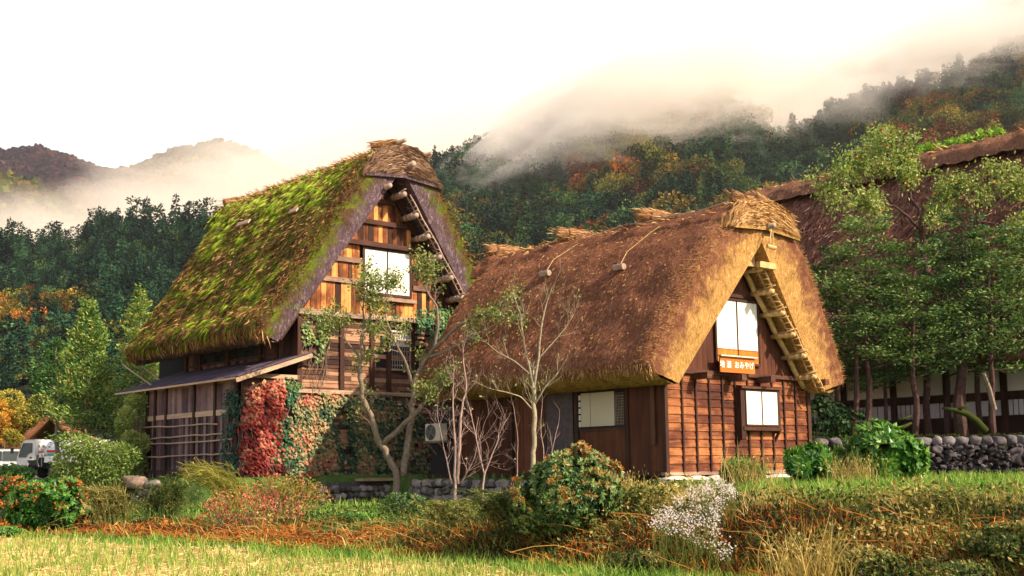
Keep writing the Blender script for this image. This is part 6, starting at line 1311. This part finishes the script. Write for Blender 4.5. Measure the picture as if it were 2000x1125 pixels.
rings = [(.18, .9), (.10, 1), (-3.0, 1), (-3.1, .9)]; vs_ = [org + X * x_ + np.array([((y_ + .8) * s_ - .8) * Yv + (1.42 + (z_ - 1.42) * s_) * Z for y_, z_ in sec]) for x_, s_ in rings]; n = 18; i, j = np.meshgrid(np.arange(3), np.arange(n), indexing='ij'); i = i.ravel(); j = j.ravel(); j2 = (j + 1) % n
b.add(np.concatenate(vs_), np.stack([i * n + j, i * n + j2, (i + 1) * n + j2, (i + 1) * n + j], 1)); b.f.setdefault((n, 0), []).append(np.array([[k for k in range(n)], [3 * n + k for k in range(n)][::-1]])); b.build('tank', m_car, tk, smooth=True)
b = B(); b.box(org - X * 1.35 + Z * .98 - Yv * .02, 1.45, .04, .16, (X, Yv, Z)); b.build('side_locker', m_car, tk)
b = B(); b.box(org - X * .25 + Z * 1.40 - Yv * .055, .26, .03, .055, (X, Yv, Z)); b.box(org + X * .33 + Z * 1.36 - Yv * .02, .10, .02, .035, (X, Yv, Z)); b.build('red_stripe', m_redp, tk)
b = B(); b.box(org - X * .22 + Z * 1.24 - Yv * .065, .20, .03, .045, (X, Yv, Z)); b.build('teal_stripe', m_teal, tk)
b = B(); b.box(org - X * 2.35 + Z * 1.4 - Yv * .055, .2, .03, .12, (X, Yv, Z)); b.build('red_emblem', m_redp, tk)
text('J', .24, org - X * .66 + Z * 1.3 - Yv * .02, -X, Z, m_blk, tk)
b = B(); b.tube([org + X * .45 + Z * z_ - Yv * .05 + X * .05 * math.sin(z_ * 9) for z_ in np.linspace(.6, 1.75, 9)], .03, 6); b.tube([org + X * .25 + Z * z_ for z_ in (.6, .9, 1.3)], .02, 5); b.tube([org + X * .15 + Z * 1.65, org + X * .15 + Z * 1.65 + Yv * .05], .09, 12); b.tube([org + X * .4 + Z * 1.65, org + X * .4 + Z * 1.65 + Yv * .05], .07, 12); b.build('hose_and_gauges', m_rim, tk)
b = B(); b.box(org + X * .28 + Z * 1.2 - Yv * .2, .12, .18, .12, (X, Yv, Z)); b.build('pump_box', m_car, tk)
for x_ in (.95, -2.0):
    for y_, s_ in ((-.12, 1), (-1.5, -1)): wheel(tk, org + X * x_ + Z * .36 + Yv * y_, .36, .2, X, Yv, s_)
q = atY(4, 928, 65); org = np.array([q[0], q[1], gz(q[0], q[1])]); X = nrm(np.array([-1., -.12, 0])); Yv = np.array([X[1], -X[0], 0]); Yv = Yv if Yv[1] < 0 else -Yv
vn = thing('parked_van', 'small white van with a sloping windscreen at the left frame edge beside the truck', 'van', org)
b = B(); prism(b, [(1.5, .3), (1.55, .85), (1.35, 1.0), (.80, 1.58), (.55, 1.64), (-1.5, 1.62), (-1.6, .9), (-1.55, .3)][::-1], 0, -1.45, org, X, Yv); b.build('body', m_car, vn)
b = B(); prism(b, [(1.10, 1.0), (.70, 1.50), (.05, 1.50), (.05, .98)][::-1], .008, -.03, org, X, Yv); b.build('side_window', m_wglass, vn); b = B(); prism(b, [(-.02, .98), (-.02, 1.5), (-1.3, 1.48), (-1.4, .98)][::-1], .008, -.03, org, X, Yv); b.build('side_window', m_wglass, vn)
b = B(); b.box(org + X * 1.085 + Z * 1.30 - Yv * .72, .012, .62, .36, (nrm(X + Z * .95), Yv, nrm(Z - X * .95))); b.build('windscreen', m_lamp, vn)
b = B(); b.box(org + X * 1.5 + Z * .75 - Yv * .12, .06, .13, .11, (X, Yv, Z)); b.build('headlight', m_lamp, vn); b = B(); b.box(org + X * 1.5 + Z * .75 - Yv * 1.33, .06, .13, .11, (X, Yv, Z)); b.build('headlight', m_lamp, vn)
b = B(); b.box(org + X * .98 + Z * 1.1 + Yv * .12, .06, .08, .07, (X, Yv, Z)); b.build('wing_mirror', m_blk, vn)
for x_ in (.95, -1.0):
    for y_, s_ in ((-.1, 1), (-1.35, -1)): wheel(vn, org + X * x_ + Z * .28 + Yv * y_, .28, .17, X, Yv, s_)

MIST = 1; HAZE = .00005

# ================================================================ mist and haze (real volumes)
def mistmat(name, dens, scale, zf, lo, hi, k=.28, an=0., stretch=(1, 1, 1), off=0., tilt=0.):
    """zf: (ax, ay, az, c): a linear rise in world space, 0..1, added to the noise before the threshold"""
    m_ = bpy.data.materials.new(name); m_.use_nodes = True; t = m_.node_tree; t.nodes.clear(); nn = t.nodes.new; ll = t.links.new
    g = nn('ShaderNodeNewGeometry'); mp = nn('ShaderNodeMapping'); mp.inputs['Scale'].default_value = stretch; mp.inputs['Rotation'].default_value = (0, tilt, 0); mp.inputs['Location'].default_value = (off, 0, 0); ll(g.outputs['Position'], mp.inputs[0])
    n1 = noi(nn, ll, mp.outputs[0], scale, 6, .66, 1.4)
    dp = nn('ShaderNodeVectorMath'); dp.operation = 'DOT_PRODUCT'; ll(g.outputs['Position'], dp.inputs[0]); dp.inputs[1].default_value = zf[:3]
    fz = mth(nn, ll, 'ADD', dp.outputs['Value'], zf[3])
    mr = nn('ShaderNodeMapRange'); ll(fz, mr.inputs[0]); mr.inputs[3].default_value = -k; mr.inputs[4].default_value = k
    x = mth(nn, ll, 'ADD', n1, mr.outputs[0])
    r = nn('ShaderNodeMapRange'); r.interpolation_type = 'SMOOTHSTEP'; ll(x, r.inputs[0]); r.inputs[1].default_value = lo; r.inputs[2].default_value = hi; r.inputs[3].default_value = 0; r.inputs[4].default_value = dens
    p = nn('ShaderNodeVolumePrincipled'); p.inputs['Color'].default_value = (1, .94, .86, 1); p.inputs['Anisotropy'].default_value = an; ll(r.outputs[0], p.inputs['Density'])
    o = nn('ShaderNodeOutputMaterial'); ll(p.outputs[0], o.inputs['Volume']); return m_
def slab(name, S, px, tr, off, mat, label, nx=40, nt_=14, taper=.26, extra=None):
    """closed body of air lying on a hillside, thinning out to nothing at its ends"""
    a, b_ = np.meshgrid(np.linspace(*px, nx), np.linspace(*tr, nt_), indexing='ij'); p = S(a.ravel(), b_.ravel())
    f = sm((a.ravel() - px[0]) / (px[1] - px[0]), 0, taper)[:, None]; g_ = sm((b_.ravel() - tr[0]) / (tr[1] - tr[0]), 0, .3)[:, None]
    lo = p + [0, 0, off[0]]; hi = p + np.array([0, -off[2], off[1]]) * (.02 + .98 * f * g_) + np.array([[0, 0, fbm(q, .01, 2) * 25] for q in p]) * f * g_ ; n = nx * nt_
    i, j = np.meshgrid(np.arange(nx - 1), np.arange(nt_ - 1), indexing='ij'); i = i.ravel(); j = j.ravel()
    q = np.stack([i * nt_ + j, (i + 1) * nt_ + j, (i + 1) * nt_ + j + 1, i * nt_ + j + 1], 1); fs = [q[:, ::-1], q + n]
    def strip(ix): ix = np.array(ix); fs.append(np.stack([ix[:-1], ix[1:], ix[1:] + n, ix[:-1] + n], 1))
    strip([k * nt_ for k in range(nx)]); strip([k * nt_ + nt_ - 1 for k in range(nx)][::-1]); strip(list(range(nt_))[::-1]); strip([(nx - 1) * nt_ + k for k in range(nt_)])
    ob = B().add(np.concatenate([lo, hi]), np.concatenate(fs)).build(name, mat, loc=(0, p[:, 1].min(), 0)); return tag(ob, label, 'mist', None, 'stuff')
if MIST:
    # rises with height, falls with x: the mist line climbs to the right like the crest does
    mR = mistmat('mist_air_right', .034, .017, (-.0019, 0, .0080, -.83), .50, .92, .34, stretch=(.7, .6, 1.6), tilt=.45)
    slab('mist_on_mountain', SR, (740, 2500), (.3, 1.0), (-20, 45, 60), mR, 'cream mist clinging to the upper slope of the right mountain')
    mR2 = mistmat('mist_air_behind', .011, .010, (0, 0, .004, -.3), .40, .72, .2, stretch=(1, .6, 1.2))
    slab('mist_behind_knoll', SR2, (720, 2600), (.1, 1.0), (-20, 60, 60), mR2, 'bright mist filling the hollow behind the knoll of the right mountain')
    mL = mistmat('mist_air_left', .012, .008, (.0036, 0, -.008, 4.0), .46, .84, .36, stretch=(1, .5, 1.5), off=.35)
    nb_ = 1; bL = B(); v_, f_2 = ico(3); q_ = v_ * [620, 330, 330]; bL.add(q_ + [-330, 1250, 120], f_2); tag(bL.build('mist_in_valley', mL), 'pale mist rolling through the valley behind the left hill', 'mist', None, 'stuff')
if HAZE:
    mh = bpy.data.materials.new('haze_air'); mh.use_nodes = True; t = mh.node_tree; t.nodes.clear()
    p = t.nodes.new('ShaderNodeVolumePrincipled'); p.inputs['Color'].default_value = (.95, .93, .97, 1); p.inputs['Density'].default_value = HAZE; p.inputs['Anisotropy'].default_value = .2
    o = t.nodes.new('ShaderNodeOutputMaterial'); t.links.new(p.outputs[0], o.inputs['Volume'])
    tag(B().box((0, 1650, 329), 2200, 1750, 331, (np.array([1., 0, 0]), np.array([0, 1., 0]), Z)).build('haze', mh), 'thin pale haze filling the valley air', 'haze', None, 'stuff')
